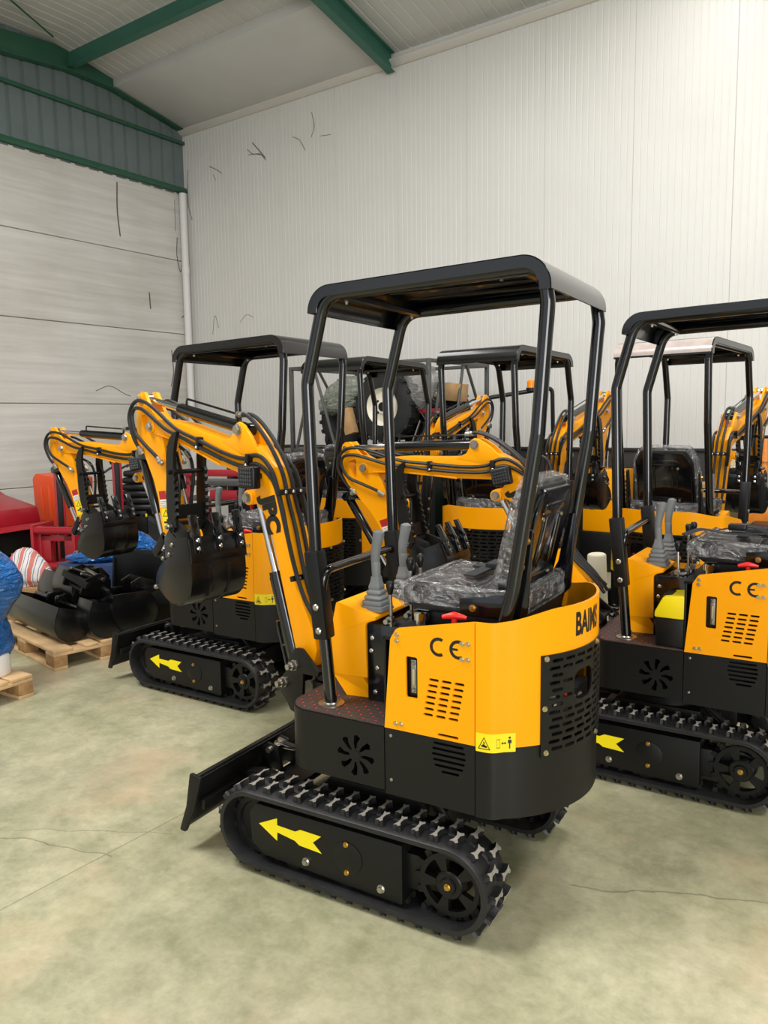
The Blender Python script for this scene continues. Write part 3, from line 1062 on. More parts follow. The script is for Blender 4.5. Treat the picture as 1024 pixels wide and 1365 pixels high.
# ---- house ----------------------------------------------------------------
def sticker_marks(bm):
    """warning plate artwork, flat: x to the right, y up, origin at the lower left, 0.135 x 0.064"""
    def ring(pts, w):
        c = Vector((sum(p[0] for p in pts) / len(pts), sum(p[1] for p in pts) / len(pts), 0))
        P = [Vector((p[0], p[1], 0)) for p in pts]
        Q = [p + (c - p).normalized() * w * 2 for p in P]
        a = [bm.verts.new(p + Vector((0, 0, 0.0012))) for p in P]
        b = [bm.verts.new(p + Vector((0, 0, 0.0012))) for p in Q]
        for k in range(len(P)):
            j = (k + 1) % len(P)
            bm.faces.new((a[k], a[j], b[j], b[k])).material_index = 1
    ring([(0.008, 0.010), (0.050, 0.010), (0.029, 0.052)], 0.0024)
    def poly(pts):
        bm.faces.new([bm.verts.new((a, b, 0.0012)) for a, b in pts]).material_index = 1
    poly([(0.020, 0.018), (0.038, 0.016), (0.040, 0.022), (0.030, 0.026), (0.031, 0.036), (0.027, 0.036), (0.027, 0.027), (0.021, 0.024)])
    ring([(0.070, 0.016), (0.070, 0.046), (0.082, 0.046), (0.082, 0.016)], 0.0010)
    poly([(0.086, 0.031), (0.092, 0.036), (0.092, 0.026)])
    poly([(0.092, 0.0325), (0.098, 0.0325), (0.098, 0.0295), (0.092, 0.0295)])
    poly([(0.104, 0.031), (0.098, 0.036), (0.098, 0.026)])
    poly([(0.113, 0.012), (0.113, 0.030), (0.109, 0.030), (0.109, 0.042), (0.121, 0.042), (0.121, 0.030), (0.117, 0.030), (0.117, 0.012)])
    poly([(0.115 + 0.004 * math.cos(t), 0.049 + 0.004 * math.sin(t)) for t in [2 * PI * i / 10 for i in range(10)]])
    ring([(0.0605, 0.002), (0.0605, 0.062), (0.0612, 0.062), (0.0612, 0.002)], 0.0003)

def ce_mark(bm, cx, cz, y, sg, h=0.066):
    """the CE conformity letters on a side door"""
    r1, r0 = h / 2, h / 2 - 0.0110
    def arc(c0):
        a = [R(60 + 240 * i / 14) for i in range(15)]
        o = [bm.verts.new((c0 - sg * r1 * math.cos(t), y, cz + r1 * math.sin(t))) for t in a]
        i_ = [bm.verts.new((c0 - sg * r0 * math.cos(t), y, cz + r0 * math.sin(t))) for t in a]
        for k in range(14):
            bm.faces.new((o[k], o[k + 1], i_[k + 1], i_[k]))
    off = 0.036
    arc(cx + sg * off - sg * 0.0)
    arc(cx - sg * off)
    x0, x1 = cx - sg * off + sg * r0, cx - sg * off + sg * 0.002
    vs = [bm.verts.new((a, y, b)) for a, b in ((x0, cz - 0.004), (x1, cz - 0.004), (x1, cz + 0.004), (x0, cz + 0.004))]
    bm.faces.new(vs)

def rim(s):
    e = min(s, HL[-1] - s)
    t = max(0, min(1, (e - 0.07) / 0.24))
    t = t * t * (3 - 2 * t)
    return 1.096 + 0.034 * t

S_G0 = s_of_y(0.285)
S_G1 = s_of_y(-0.285)

def house(root, lettering):
    TY = Matrix.Translation
    # platform: hollow black box with the fan-shaped vent cut in both sides
    plan = [(-0.152, 0.390), (0.185, 0.390)] + [(0.190 + 0.098 * math.sin(t), 0.288 + 0.102 * math.cos(t)) for t in [PI / 2 * i / 8 for i in range(9)]]
    plan = plan + [(a, -b) for a, b in plan[::-1]]
    def plat():
        bm = new()
        prism(bm, plan, 0.445, 0.676, axis='z')
        cut = new()
        for sg in (1, -1):
            for k in range(8):
                a = 2 * PI * k / 8
                blade = [(0.024, -0.10), (0.045, -0.16), (0.075, -0.06), (0.078, 0.10), (0.070, 0.30), (0.050, 0.16), (0.028, 0.18)]
                pts = [(-0.032 + r * math.cos(a + d), 0.548 + r * math.sin(a + d)) for r, d in blade]
                prism(cut, pts, sg * 0.30, sg * 0.45)
        cyls = new()
        bm = boolean_cut(bm, cut)
        for sg in (1, -1):
            cyl(bm, (-0.032, sg * 0.3895, 0.548), (-0.032, sg * 0.3915, 0.548), 0.020, 20)
        return finish(bm, 'platform', BLK, ang=30)
    link(bpy.data.objects.new('platform', shared('platform', plat)), root)
    mp = [(a * 0.992 if a > 0 else a, b * 0.985) for a, b in plan]
    def mat_(bm):
        prism(bm, mp, 0.676, 0.683, axis='z')
    PART('mat', mat_, QUILT, root, 'floor_mat', bevel=0.002)
    # side doors with slots, gauge window, conformity mark and screws
    for sg in (1, -1):
        def door():
            bm = new()
            poly = rpoly([(-0.155, 0.678), (-0.182, 1.000), (-0.206, 1.040), (-0.497, 1.096), (-0.497, 0.678)], [0, 0.02, 0.02, 0, 0])
            prism(bm, poly, 0.380, 0.390)
            cut = new()
            for r in range(7):
                for c in range(3):
                    prism(cut, capsule2d(-0.349 - 0.047 * c + 0.0038 * r, 0.879 - 0.0208 * r, 0.037, 0.0048), 0.36, 0.41)
            prism(cut, capsule2d(-0.400, 0.692, 0.078, 0.0048), 0.36, 0.41)
            prism(cut, rrect(-0.287, -0.242, 0.802, 0.948, 0.008), 0.36, 0.41)
            bm = boolean_cut(bm, cut)
            if sg < 0:
                for v in bm.verts:
                    v.co.y = -v.co.y
            return finish(bm, 'side_door', YEL, ang=30)
        d = link(bpy.data.objects.new('side_door', shared('door%d' % sg, door)), root)
        def low():
            bm = new()
            prism(bm, [(-0.155, 0.434), (-0.155, 0.677), (-0.497, 0.677), (-0.497, 0.434)], 0.379, 0.3885)
            cut = new()
            for r, w in enumerate((0.112, 0.122, 0.126, 0.118, 0.106, 0.066)):
                prism(cut, capsule2d(-0.402 - (0.006 if r == 5 else 0), 0.660 - 0.0195 * r, w, 0.0045), 0.36, 0.41)
            bm = boolean_cut(bm, cut)
            if sg < 0:
                for v in bm.verts:
                    v.co.y = -v.co.y
            return finish(bm, 'lower_side_panel', BLK, ang=30)
        lo = link(bpy.data.objects.new('lower_side_panel', shared('low%d' % sg, low)), root)
        def gauge(bm):
            y = 0.381 * sg
            box(bm, -0.292, -0.237, y - 0.012 * sg, y - 0.008 * sg, 0.797, 0.953)
            box(bm, -0.2795, -0.2585, y - 0.008 * sg, y + 0.001 * sg, 0.818, 0.936, mi=1)
            box(bm, -0.2745, -0.2635, y + 0.001 * sg, y + 0.003 * sg, 0.846, 0.905, mi=2)
            for z in (0.829, 0.925):
                hexbolt(bm, (-0.269, y + 0.001 * sg, z), (0, sg, 0), 0.006, 0.004, mi=1)
        g = PART('gauge%d' % sg, gauge, [PLS, STL, GAUGE], d, 'level_gauge', bevel=0.001)
        g['label'] = 'silver oil level gauge'
        def ce(bm):
            ce_mark(bm, -0.404 if sg > 0 else -0.404, 0.996, 0.3906 * sg, sg)
        c = PART('ce%d' % sg, ce, INK, d, 'conformity_mark', smooth=False)
        c['label'] = 'black CE letters'
        for i, (x, z) in enumerate(((-0.209, 1.019), (-0.208, 0.997), (-0.453, 1.019), (-0.474, 1.020), (-0.453, 0.966), (-0.474, 0.967), (-0.201, 0.701), (-0.222, 0.702))):
            PART('ds%d%d' % (sg, i), lambda bm: hexbolt(bm, (x, 0.390 * sg, z), (0, sg, 0), 0.0062, 0.0045), ZIN, d, 'door_bolt')
        for i, z in enumerate((0.652, 0.49)):
            PART('ls%d%d' % (sg, i), lambda bm: lathe(bm, [(0, .006), (.003, .006), (.004, .003), (.004, 0)], (-0.18, 0.3885 * sg, z), (0, sg, 0), 12), STL, lo, 'panel_screw')
    # rear hood (yellow), lower shell (black), grille
    cols = sorted(set([round(v, 5) for v in HL] + [S_G0, S_G1]))
    def ingr(i):
        return S_G0 - 1e-4 <= cols[i] and cols[i + 1] <= S_G1 + 1e-4
    def hood(bm):
        shell(bm, cols, [lambda s: 0.677, lambda s: 0.968, rim], lambda i, j: j == 0 and ingr(i), th=0.010)
    h = PART('hood', hood, YEL, root, 'rear_hood', ang=25)
    def lower(bm):
        shell(bm, cols, [lambda s: 0.432, lambda s: 0.650, lambda s: 0.676], lambda i, j: j == 1 and ingr(i), th=0.010, off=-0.001)
        # floor of the house
        ring = [hood_at(s)[0] for s in cols]
        vs = [bm.verts.new((p.x * 0.99, p.y * 0.99, 0.436)) for p in ring] + [bm.verts.new((-0.15, -0.38, 0.436)), bm.verts.new((-0.15, 0.38, 0.436))]
        bm.faces.new(vs)
    PART('lower', lower, BLK, root, 'lower_rear_shell', ang=25)
    def grille():
        W = S_G1 - S_G0
        bm = new()
        n = 60
        z0, z1 = 0.634, 0.979
        prism(bm, [(0, z0), (W, z0), (W, z1), (0, z1)], -0.003, 0.003, axis='z')
        cut = new()
        rows = 13
        for r in range(rows):
            z = z1 - 0.022 - r * (z1 - z0 - 0.044) / (rows - 1)
            st = 0.058
            c0 = 0.052 + (0.012 if r % 2 == 0 else 0.0)
            k = 0
            while c0 + st * k + 0.03 < W - 0.03:
                cx = c0 + st * k
                if not (abs(cx - W * 0.33) < 0.085 and 0.80 < z < 0.91):
                    prism(cut, capsule2d(cx, z, 0.046, 0.0062, 4), -0.02, 0.02, axis='z')
                k += 1
        prism(cut, rrect(W * 0.33 - 0.058, W * 0.33 + 0.058, 0.802, 0.905, 0.035, 6), -0.02, 0.02, axis='z')
        bm = boolean_cut(bm, cut)
        for i in range(1, n):
            x = W * i / n
            bmesh.ops.bisect_plane(bm, geom=bm.verts[:] + bm.edges[:] + bm.faces[:], plane_co=(x, 0, 0), plane_no=(1, 0, 0))
        on_hood(bm, 0.003, S_G0)
        return finish(bm, 'rear_grille', BLK, ang=35)
    g = link(bpy.data.objects.new('rear_grille', shared('grille', grille)), root)
    W = S_G1 - S_G0
    for i, (fx, z) in enumerate(((0.03, 0.968), (0.02, 0.80), (0.03, 0.648), (0.5, 0.972), (0.5, 0.645), (0.97, 0.968), (0.97, 0.648), (0.98, 0.80))):
        p, nn = hood_at(S_G0 + W * fx)
        PART('gb%d' % i, lambda bm: hexbolt(bm, (p.x + nn.x * 0.006, p.y + nn.y * 0.006, z), nn, 0.007, 0.006), ZIN, g, 'grille_bolt')
    def engine(bm):
        prism(bm, [(-0.17, 0.30), (-0.55, 0.33), (-0.68, 0.16), (-0.68, -0.16), (-0.55, -0.33), (-0.17, -0.30)], 0.45, 0.99, axis='z')
        cyl(bm, (-0.60, 0.12, 0.72), (-0.715, 0.12, 0.72), 0.05, 20)
        box(bm, -0.73, -0.66, -0.12, 0.02, 0.66, 0.80)
        for k in range(9):
            box(bm, -0.70, -0.68, -0.15, 0.15, 0.83 + 0.015 * k, 0.836 + 0.015 * k)
    e = PART('engine', engine, DRK, root, 'engine_block', bevel=0.004)
    PART('engred', lambda bm: lathe(bm, [(0, .012), (.014, .012), (.016, .008), (.016, 0)], (-0.715, 0.15, 0.815), (-1, 0.2, 0), 12), RED, e, 'red_cap')
    PART('engsil', lambda bm: (cyl(bm, (-0.71, 0.2, 0.79), (-0.64, 0.05, 0.80), 0.007, 8), cyl(bm, (-0.69, 0.23, 0.82), (-0.70, 0.20, 0.82), 0.012, 10), cyl(bm, (-0.70, 0.1, 0.77), (-0.73, -0.02, 0.77), 0.008, 8)), STL, e, 'engine_pipe')
    if lettering:
        def letters():
            bm = text_bm('BAIMS', size=0.108, bold=0.004, sx=0.60)
            x1 = max(v.co.x for v in bm.verts)
            k = 0.172 / x1
            for v in bm.verts:
                v.co.x *= k
            bmesh.ops.triangulate(bm, faces=bm.faces[:])
            for i in range(1, 70):
                bmesh.ops.bisect_plane(bm, geom=bm.verts[:] + bm.edges[:] + bm.faces[:], plane_co=(0.172 * i / 70, 0, 0), plane_no=(1, 0, 0))
            for v in bm.verts:
                v.co.y += 1.026
            on_hood(bm, 0.0008, s_of_y(0.145))
            return finish(bm, 'lettering', INK, smooth=False)
        t = link(bpy.data.objects.new('lettering', shared('letters', letters)), h)
        t['label'] = 'black BAIMS lettering'
    # warning plates wrapped round the front edges of the hood
    for sg in (1, -1):
        def plate():
            bm = new()
            n = 24
            L, Hh = 0.135, 0.064
            top = [bm.verts.new((L * i / n, Hh, 0.0006)) for i in range(n + 1)]
            bot = [bm.verts.new((L * i / n, 0, 0.0006)) for i in range(n + 1)]
            for i in range(n):
                bm.faces.new((bot[i], bot[i + 1], top[i + 1], top[i]))
            mk = new()
            sticker_marks(mk)
            bmesh.ops.triangulate(mk, faces=mk.faces[:])
            for i in range(1, 40):
                bmesh.ops.bisect_plane(mk, geom=mk.verts[:] + mk.edges[:] + mk.faces[:], plane_co=(L * i / 40, 0, 0), plane_no=(1, 0, 0))
            merge(bm, mk)
            for v in bm.verts:
                v.co.y += 0.664
            on_hood(bm, 0.0006, 0.002 if sg > 0 else HL[-1] - 0.137)
            return finish(bm, 'warning_plate', [STK, INK], smooth=False)
        w = link(bpy.data.objects.new('warning_plate', shared('plate%d' % sg, plate)), root)
        w['label'] = 'yellow warning plate with a triangle and a figure'
    # deck under the seat, valve cover beside the console
    def deck(bm):
        prism(bm, [(-0.14, 0.375), (-0.50, 0.375), (-0.60, 0.31), (-0.69, 0.20), (-0.69, -0.20), (-0.60, -0.31), (-0.50, -0.375), (-0.14, -0.375)], 0.990, 1.005, axis='z')
        box(bm, -0.155, -0.145, -0.375, 0.375, 0.68, 1.0)
    PART('deck', deck, BLK, root, 'deck_plate', bevel=0.003)
    def valve(bm):
        box(bm, -0.15, 0.03, -0.195, 0.195, 0.684, 0.985)
    v = PART('valve', valve, GLB, root, 'valve_cover', bevel=0.004)
    for i, (x, z) in enumerate(((0.005, 0.93), (0.01, 0.88), (-0.015, 0.815), (-0.005, 0.72), (-0.10, 0.78))):
        PART('vb%d' % i, lambda bm: lathe(bm, [(0, .009), (.004, .009), (.007, .005), (.007, 0)], (x, 0.195, z), (0, 1, 0), 12), STL, v, 'cover_bolt')
    # console
    def console(bm):
        prof = rpoly([(0.030, 0.770), (0.197, 0.765), (0.196, 0.922), (0.165, 1.056), (-0.010, 1.014), (-0.012, 1.000), (0.035, 0.985)], [0.004, 0.006, 0.02, 0.012, 0.006, 0.004, 0.03])
        prism(bm, prof, -0.200, 0.200)
    c = PART('console', console, YEL, root, 'control_console', bevel=0.004)
    def legs(bm):
        for sg in (1, -1):
            a = [bm.verts.new(p) for p in ((0.19, 0.198 * sg, 0.768), (0.05, 0.198 * sg, 0.768), (0.05, 0.10 * sg, 0.768), (0.19, 0.10 * sg, 0.768))]
            b = [bm.verts.new(p) for p in ((0.13, 0.19 * sg, 0.684), (0.00, 0.17 * sg, 0.684), (0.00, 0.12 * sg, 0.684), (0.13, 0.12 * sg, 0.684))]
            bm.faces.new(a); bm.faces.new(b)
            for k in range(4):
                bm.faces.new((a[k], a[(k + 1) % 4], b[(k + 1) % 4], b[k]))
    PART('conleg', legs, YEL, c, 'console_foot')
    def joystick(bm, lean):
        # square bellows
        prof = [(0.0, .054), (.006, .054), (.006, .050), (.016, .050), (.018, .045), (.018, .042), (.026, .046), (.034, .044), (.036, .038), (.038, .035), (.046, .040), (.054, .037), (.056, .032), (.058, .029), (.066, .033), (.074, .030), (.076, .026), (.078, .024), (.086, .026), (.094, .024), (.104, .020), (.128, .0165)]
        sq = rrect(-1, 1, -1, 1, 0.35, 4)
        rings = []
        for z, r in prof:
            ox = lean * max(0, z - 0.05) * 0.35
            rings.append([bm.verts.new((ox + a * r, b * r, z)) for a, b in sq])
        m = len(sq)
        for A, Bq in zip(rings, rings[1:]):
            for k in range(m):
                bm.faces.new((A[k], A[(k + 1) % m], Bq[(k + 1) % m], Bq[k]))
        bm.faces.new(rings[0][::-1]); bm.faces.new(rings[-1])
    def grip(bm, lean):
        x0 = lean * 0.075 * 0.35
        pts = [(x0, 0, 0.122), (x0 + 0.001, 0, 0.150), (x0 + 0.002, 0, 0.176), (x0 + 0.003, 0, 0.180), (x0 + 0.003, 0, 0.184), (x0 + 0.004, 0, 0.188), (x0 + 0.002, 0, 0.225), (x0 - 0.006, 0, 0.262), (x0 - 0.012, 0, 0.288), (x0 - 0.014, 0, 0.302), (x0 - 0.014, 0, 0.309)]
        tube(bm, pts, [.0165, .0175, .0178, .0178, .0165, .0178, .0185, .020, .0225, .021, .010], 16)
    for y in (0.11, -0.11):
        k = PART('joy', lambda bm: joystick(bm, 0.0), GRY, root, 'joystick', TY((0.035, y, 1.026)) @ Matrix.Rotation(R(-13.6), 4, 'Y') if False else TY((0.035, y, 1.022)), ang=50)
        PART('grip', lambda bm: grip(bm, 0.0), GRY, k, 'joystick_grip', None, ang=40)
    # short control levers with black knobs
    for i, (x, y, zt) in enumerate(((-0.080, 0.200, 1.137), (-0.104, 0.085, 1.209), (-0.116, 0.025, 1.212), (-0.100, 0.055, 1.185))):
        def lever(bm):
            tube(bm, [(x, y, 0.985), (x, y, 1.03), (x + 0.004, y, zt)], 0.0065, 10)
            cyl(bm, (x, y - 0.012, 1.013), (x, y + 0.045, 1.013), 0.0095, 12)
            cyl(bm, (x, y + 0.012, 1.013), (x, y + 0.020, 1.013), 0.014, 12)
        l = PART('lever%d' % i, lever, STL, root, 'control_lever')
        PART('knob%d' % i, lambda bm: lathe(bm, [(-0.030, .007), (-0.026, .010), (-0.012, .013), (0.0, .016), (0.012, .0155), (0.020, .010), (0.022, 0)], (x + 0.004, y, zt), (0, 0, 1), 16), PLS, l, 'lever_knob')
    PART('cap', lambda bm: lathe(bm, [(-0.08, .022), (0.004, .022), (0.004, .029), (0.030, .029), (0.034, .024), (0.034, 0)], (-0.225, 0.235, 1.035), (0, 0, 1), 20), CHR, root, 'tank_cap')
    def tee(bm):
        cyl(bm, (-0.40, 0.335, 1.0), (-0.40, 0.335, 1.085), 0.010, 12)
        tube(bm, [(-0.36, 0.345, 1.088), (-0.385, 0.338, 1.093), (-0.40, 0.335, 1.095), (-0.415, 0.332, 1.093), (-0.44, 0.325, 1.088)], [.007, .011, .013, .011, .007], 12)
    PART('tee', tee, RED, root, 'pull_handle')
    # seat
    def pan(bm):
        box(bm, -0.60, -0.20, -0.22, 0.22, 1.005, 1.075)
        prism(bm, [(-0.60, 1.07), (-0.20, 1.07), (-0.16, 1.10), (-0.60, 1.085)], -0.235, 0.235)
    PART('pan', pan, PLS, root, 'seat_base', bevel=0.008)
    def cushion(bm, g=0.0, n=7):
        prof = rpoly([(-0.585, 1.085), (-0.17, 1.085), (-0.135, 1.105), (-0.14, 1.150), (-0.19, 1.165), (-0.40, 1.140), (-0.585, 1.165)], [0.01, 0.02, 0.02, 0.02, 0.03, 0.08, 0.02], n)
        prism(bm, [(a + (g if a > -0.35 else -g), b + (g * 0.7 if b > 1.1 else -g * 0.2)) for a, b in prof], -0.215 - g, 0.215 + g)
    cu = PART('cush', cushion, VINYL, root, 'seat_cushion', bevel=0.022, seg=3)
    def film(bm):
        cushion(bm, 0.016)
        rg = random.Random(3)
        bmesh.ops.triangulate(bm, faces=bm.faces[:])
        bmesh.ops.subdivide_edges(bm, edges=bm.edges[:], cuts=3, use_grid_fill=True)
        for v in bm.verts:
            v.co += Vector((rg.uniform(-1, 1), rg.uniform(-1, 1), rg.uniform(-1, 1))) * 0.004
    fl = PART('cfilm', film, SEATW, cu, 'plastic_cover', ang=180)
    fl['label'] = 'creased clear plastic film'
    BK = TY((-0.545, 0, 1.145)) @ Matrix.Rotation(R(-13), 4, 'Y')
    def back(bm):
        prism(bm, rpoly([(-0.205, 0.0), (0.205, 0.0), (0.205, 0.31), (0.16, 0.395), (-0.16, 0.395), (-0.205, 0.31)], [0.03, 0.03, 0.06, 0.05, 0.05, 0.06], 6), 0.0, 0.055, axis='x')
    bk = PART('back', back, VINYL, root, 'backrest', BK, bevel=0.016, seg=3)
    def bshell(bm):
        prism(bm, rpoly([(-0.185, 0.0), (0.185, 0.0), (0.185, 0.30), (0.145, 0.378), (-0.145, 0.378), (-0.185, 0.30)], [0.03, 0.03, 0.06, 0.05, 0.05, 0.06], 6), -0.022, 0.006, axis='x')
        for pts in ([(-0.07, 0.09), (-0.055, 0.09), (-0.055, 0.28), (-0.07, 0.28)], [(0.055, 0.09), (0.07, 0.09), (0.07, 0.28), (0.055, 0.28)], [(-0.12, 0.055), (0.12, 0.055), (0.12, 0.068), (-0.12, 0.068)], [(-0.12, 0.29), (0.12, 0.29), (0.10, 0.325), (-0.10, 0.325)], [(-0.10, 0.10), (-0.088, 0.10), (-0.088, 0.26), (-0.10, 0.26)], [(0.088, 0.10), (0.10, 0.10), (0.10, 0.26), (0.088, 0.26)]):
            prism(bm, pts, -0.027, -0.018, axis='x')
    sh = PART('bshell', bshell, GLB, bk, 'back_shell', bevel=0.005)
    for i, (y, z) in enumerate(((-0.10, 0.27), (0.10, 0.27), (-0.10, 0.05), (0.10, 0.05))):
        PART('bsb%d' % i, lambda bm: lathe(bm, [(0, .008), (.004, .008), (.006, .004), (.006, 0)], (-0.022, y, z), (-1, 0, 0), 10), ZIN, bk, 'back_bolt')
    def bfilm(bm):
        prism(bm, rpoly([(-0.213, 0.02), (0.213, 0.02), (0.213, 0.315), (0.165, 0.408), (-0.165, 0.408), (-0.213, 0.315)], [0.03, 0.03, 0.06, 0.05, 0.05, 0.06], 6), 0.004, 0.066, axis='x')
        rg = random.Random(5)
        bmesh.ops.triangulate(bm, faces=bm.faces[:])
        bmesh.ops.subdivide_edges(bm, edges=bm.edges[:], cuts=3, use_grid_fill=True)
        for v in bm.verts:
            v.co += Vector((rg.uniform(-1, 1), rg.uniform(-1, 1), rg.uniform(-1, 1))) * 0.003
    f2 = PART('bfilm', bfilm, SEATW, bk, 'plastic_cover', ang=180)
    f2['label'] = 'creased clear plastic film'
    for sg in (1, -1):
        def brk(bm):
            y = 0.245 * sg
            prism(bm, rpoly([(-0.645, 1.385), (-0.612, 1.395), (-0.575, 1.20), (-0.55, 1.155), (-0.38, 1.135), (-0.38, 1.075), (-0.60, 1.075), (-0.625, 1.10)], [0.015, 0.015, 0.02, 0.03, 0.005, 0.005, 0.02, 0.03]), y - 0.006, y + 0.006)
        b = PART('brk%d' % sg, brk, GLB, root, 'seat_bracket', bevel=0.002)
        for i, (x, z) in enumerate(((-0.623, 1.350), (-0.604, 1.262), (-0.43, 1.105))):
            PART('brb%d%d' % (sg, i), lambda bm: hexbolt(bm, (x, 0.251 * sg, z), (0, sg, 0), 0.0095, 0.008), GLD, b, 'bracket_bolt')
    def belt(bm):
        box(bm, -0.50, -0.26, -0.185, -0.135, 1.168, 1.176)
        box(bm, -0.42, -0.33, -0.20, -0.10, 1.170, 1.196)
        box(bm, -0.36, -0.31, -0.20, 0.06, 1.172, 1.180)
        box(bm, -0.46, -0.41, -0.12, -0.02, 1.168, 1.186)
    PART('sbelt', belt, BELT, root, 'seat_belt', bevel=0.004)
    # canopy
    prof = []
    for cx, cz, r, a0, a1 in ((0.088, 2.135, 0.092, 2, 88), (-0.622, 2.150, 0.097, 92, 178)):
        prof += [(cx + r * math.cos(R(a0 + (a1 - a0) * i / 10)), cz + r * math.sin(R(a0 + (a1 - a0) * i / 10))) for i in range(11)]
    prof = [(0.180, 2.132)] + prof + [(-0.719, 2.138)]
    def inset(P, d):
        c = Vector((-0.27, 0, 2.02))
        out = []
        for i, p in enumerate(P):
            a, b = Vector((*P[max(i - 1, 0)], 0)), Vector((*P[min(i + 1, len(P) - 1)], 0))
            t = (b - a).normalized()
            nrm_ = Vector((t.y, -t.x, 0))
            if nrm_.dot(Vector((-0.27, 2.0, 0)) - Vector((*p, 0))) < 0:
                nrm_ = -nrm_
            q = Vector((*p, 0)) + nrm_ * d
            out.append((q.x, q.y))
        return out
    def roof(bm):
        inn = inset(prof, 0.005)
        prism(bm, prof + inn[::-1], -0.325, 0.325)
        lip = inset(prof, 0.040)
        for sg in (1, -1):
            prism(bm, prof + lip[::-1], 0.325 * sg, 0.319 * sg)
        # pressed stiffening ribs under the sheet
        for y in (-0.16, 0.0, 0.16):
            box(bm, -0.56, 0.03, y - 0.02, y + 0.02, 2.222, 2.232)
    PART('roof', roof, SHT, root, 'canopy_roof', bevel=0.0015, seg=1, ang=25)
    for sg in (1, -1):
        y = 0.297 * sg
        pts = fillet([(0.131, y, 0.68), (0.150, y, 0.90), (0.188, y, 1.265), (0.207, y, 1.885), (0.122, y, 2.195), (-0.685, y, 2.212), (-0.700, y, 2.10), (-0.672, y, 1.70), (-0.592, y, 1.19), (-0.545, y, 1.0)], 0.10, 6)
        fr = PART('cfr%d' % sg, lambda bm: tube(bm, pts, 0.0235, 14), GLB, root, 'canopy_post')
        def sleeve(bm):
            box(bm, -0.031, 0.031, -0.031, 0.031, 0.0, 0.335)
        a = math.atan2(0.192 - 0.156, 1.268 - 0.938)
        sl = PART('sleeve', sleeve, BLK, root, 'post_sleeve', TY((0.156, y, 0.935)) @ Matrix.Rotation(a, 4, 'Y'), bevel=0.008)
        for i, z in enumerate((0.035, 0.125)):
            PART('slb%d%d' % (sg, i), lambda bm: lathe(bm, [(0, .013), (.005, .013), (.009, .008), (.009, 0)], (0, 0.031 * sg, z), (0, sg, 0), 14), STL, sl, 'sleeve_bolt')
        PART('foot%d' % sg, lambda bm: lathe(bm, [(0, .05), (.006, .05), (.008, .03), (.012, .027), (.012, 0)], (0.131, y, 0.682), (0, 0, 1), 20), STL, root, 'post_foot')
    def cross(bm):
        for x, z in ((0.05, 2.19), (-0.62, 2.205)):
            tube(bm, [(x, -0.30, z), (x, 0.30, z)], 0.018, 10)
    PART('cross', cross, GLB, root, 'canopy_crossbar')
    for i, (x, y, z) in enumerate(((0.06, 0.25, 2.165), (-0.53, 0.25, 2.19), (0.06, -0.25, 2.165), (-0.50, -0.25, 2.19), (-0.68, -0.1, 2.165))):
        PART('rb%d' % i, lambda bm: lathe(bm, [(0, .012), (.008, .012), (.012, .007), (.022, .006), (.022, 0)], (x, y, z + 0.02), (0, 0, -1), 10), STL, root, 'roof_bolt')
    hr = fillet([(0.165, 0.297, 1.09), (0.150, 0.297, 1.195), (0.185, -0.297, 1.195), (0.165, -0.297, 1.06)], 0.065, 7)
    PART('rail', lambda bm: tube(bm, hr, 0.0165, 12), GLB, root, 'hand_rail')

# ---- boom group -------------------------------------------------------------
PVX, PVZ = 0.09, 0.72
def U(pts):
    return [(a - PVX, b - PVZ) for a, b in pts]
BOOM = U([(.075, .668), (.125, .690), (.128, .760), (.155, .855), (.226, 1.102), (.285, 1.295), (.320, 1.345), (.371, 1.388), (.420, 1.380), (.452, 1.402), (.448, 1.435), (.420, 1.449), (.375, 1.449), (.352, 1.466), (.362, 1.490), (.456, 1.512), (.625, 1.551), (.822, 1.612), (1.0, 1.664), (1.18, 1.690), (1.235, 1.700), (1.254, 1.732), (1.232, 1.764), (1.180, 1.772), (1.020, 1.757), (.908, 1.741), (.753, 1.704), (.577, 1.668), (.362, 1.640), (.318, 1.606), (.258, 1.552), (.212, 1.404), (.166, 1.256), (.114, 1.086), (.079, .984), (.010, .866), (-.006, .790), (.012, .735), (.035, .690)])
EAR = U([(.62, 1.665), (.545, 1.678), (.520, 1.705), (.508, 1.740), (.478, 1.752), (.448, 1.738), (.400, 1.692), (.345, 1.615), (.46, 1.60)])
ARM = U([(1.285, 1.908), (1.318, 1.912), (1.345, 1.888), (1.372, 1.806), (1.380, 1.722), (1.354, 1.655), (1.279, 1.531), (1.235, 1.461), (1.198, 1.365), (1.168, 1.196), (1.13, 1.140), (1.065, 1.160), (1.052, 1.225), (1.078, 1.315), (1.075, 1.403), (1.109, 1.580), (1.117, 1.629), (1.163, 1.765), (1.215, 1.806), (1.255, 1.858)])
PIN_E, PIN_A, PIN_T, PIN_Y, PIN_K = [Vector((a - PVX, 0, b - PVZ)) for a, b in ((.484, 1.716), (1.218, 1.732), (1.318, 1.876), (.418, 1.414), (1.0, 1.238))]

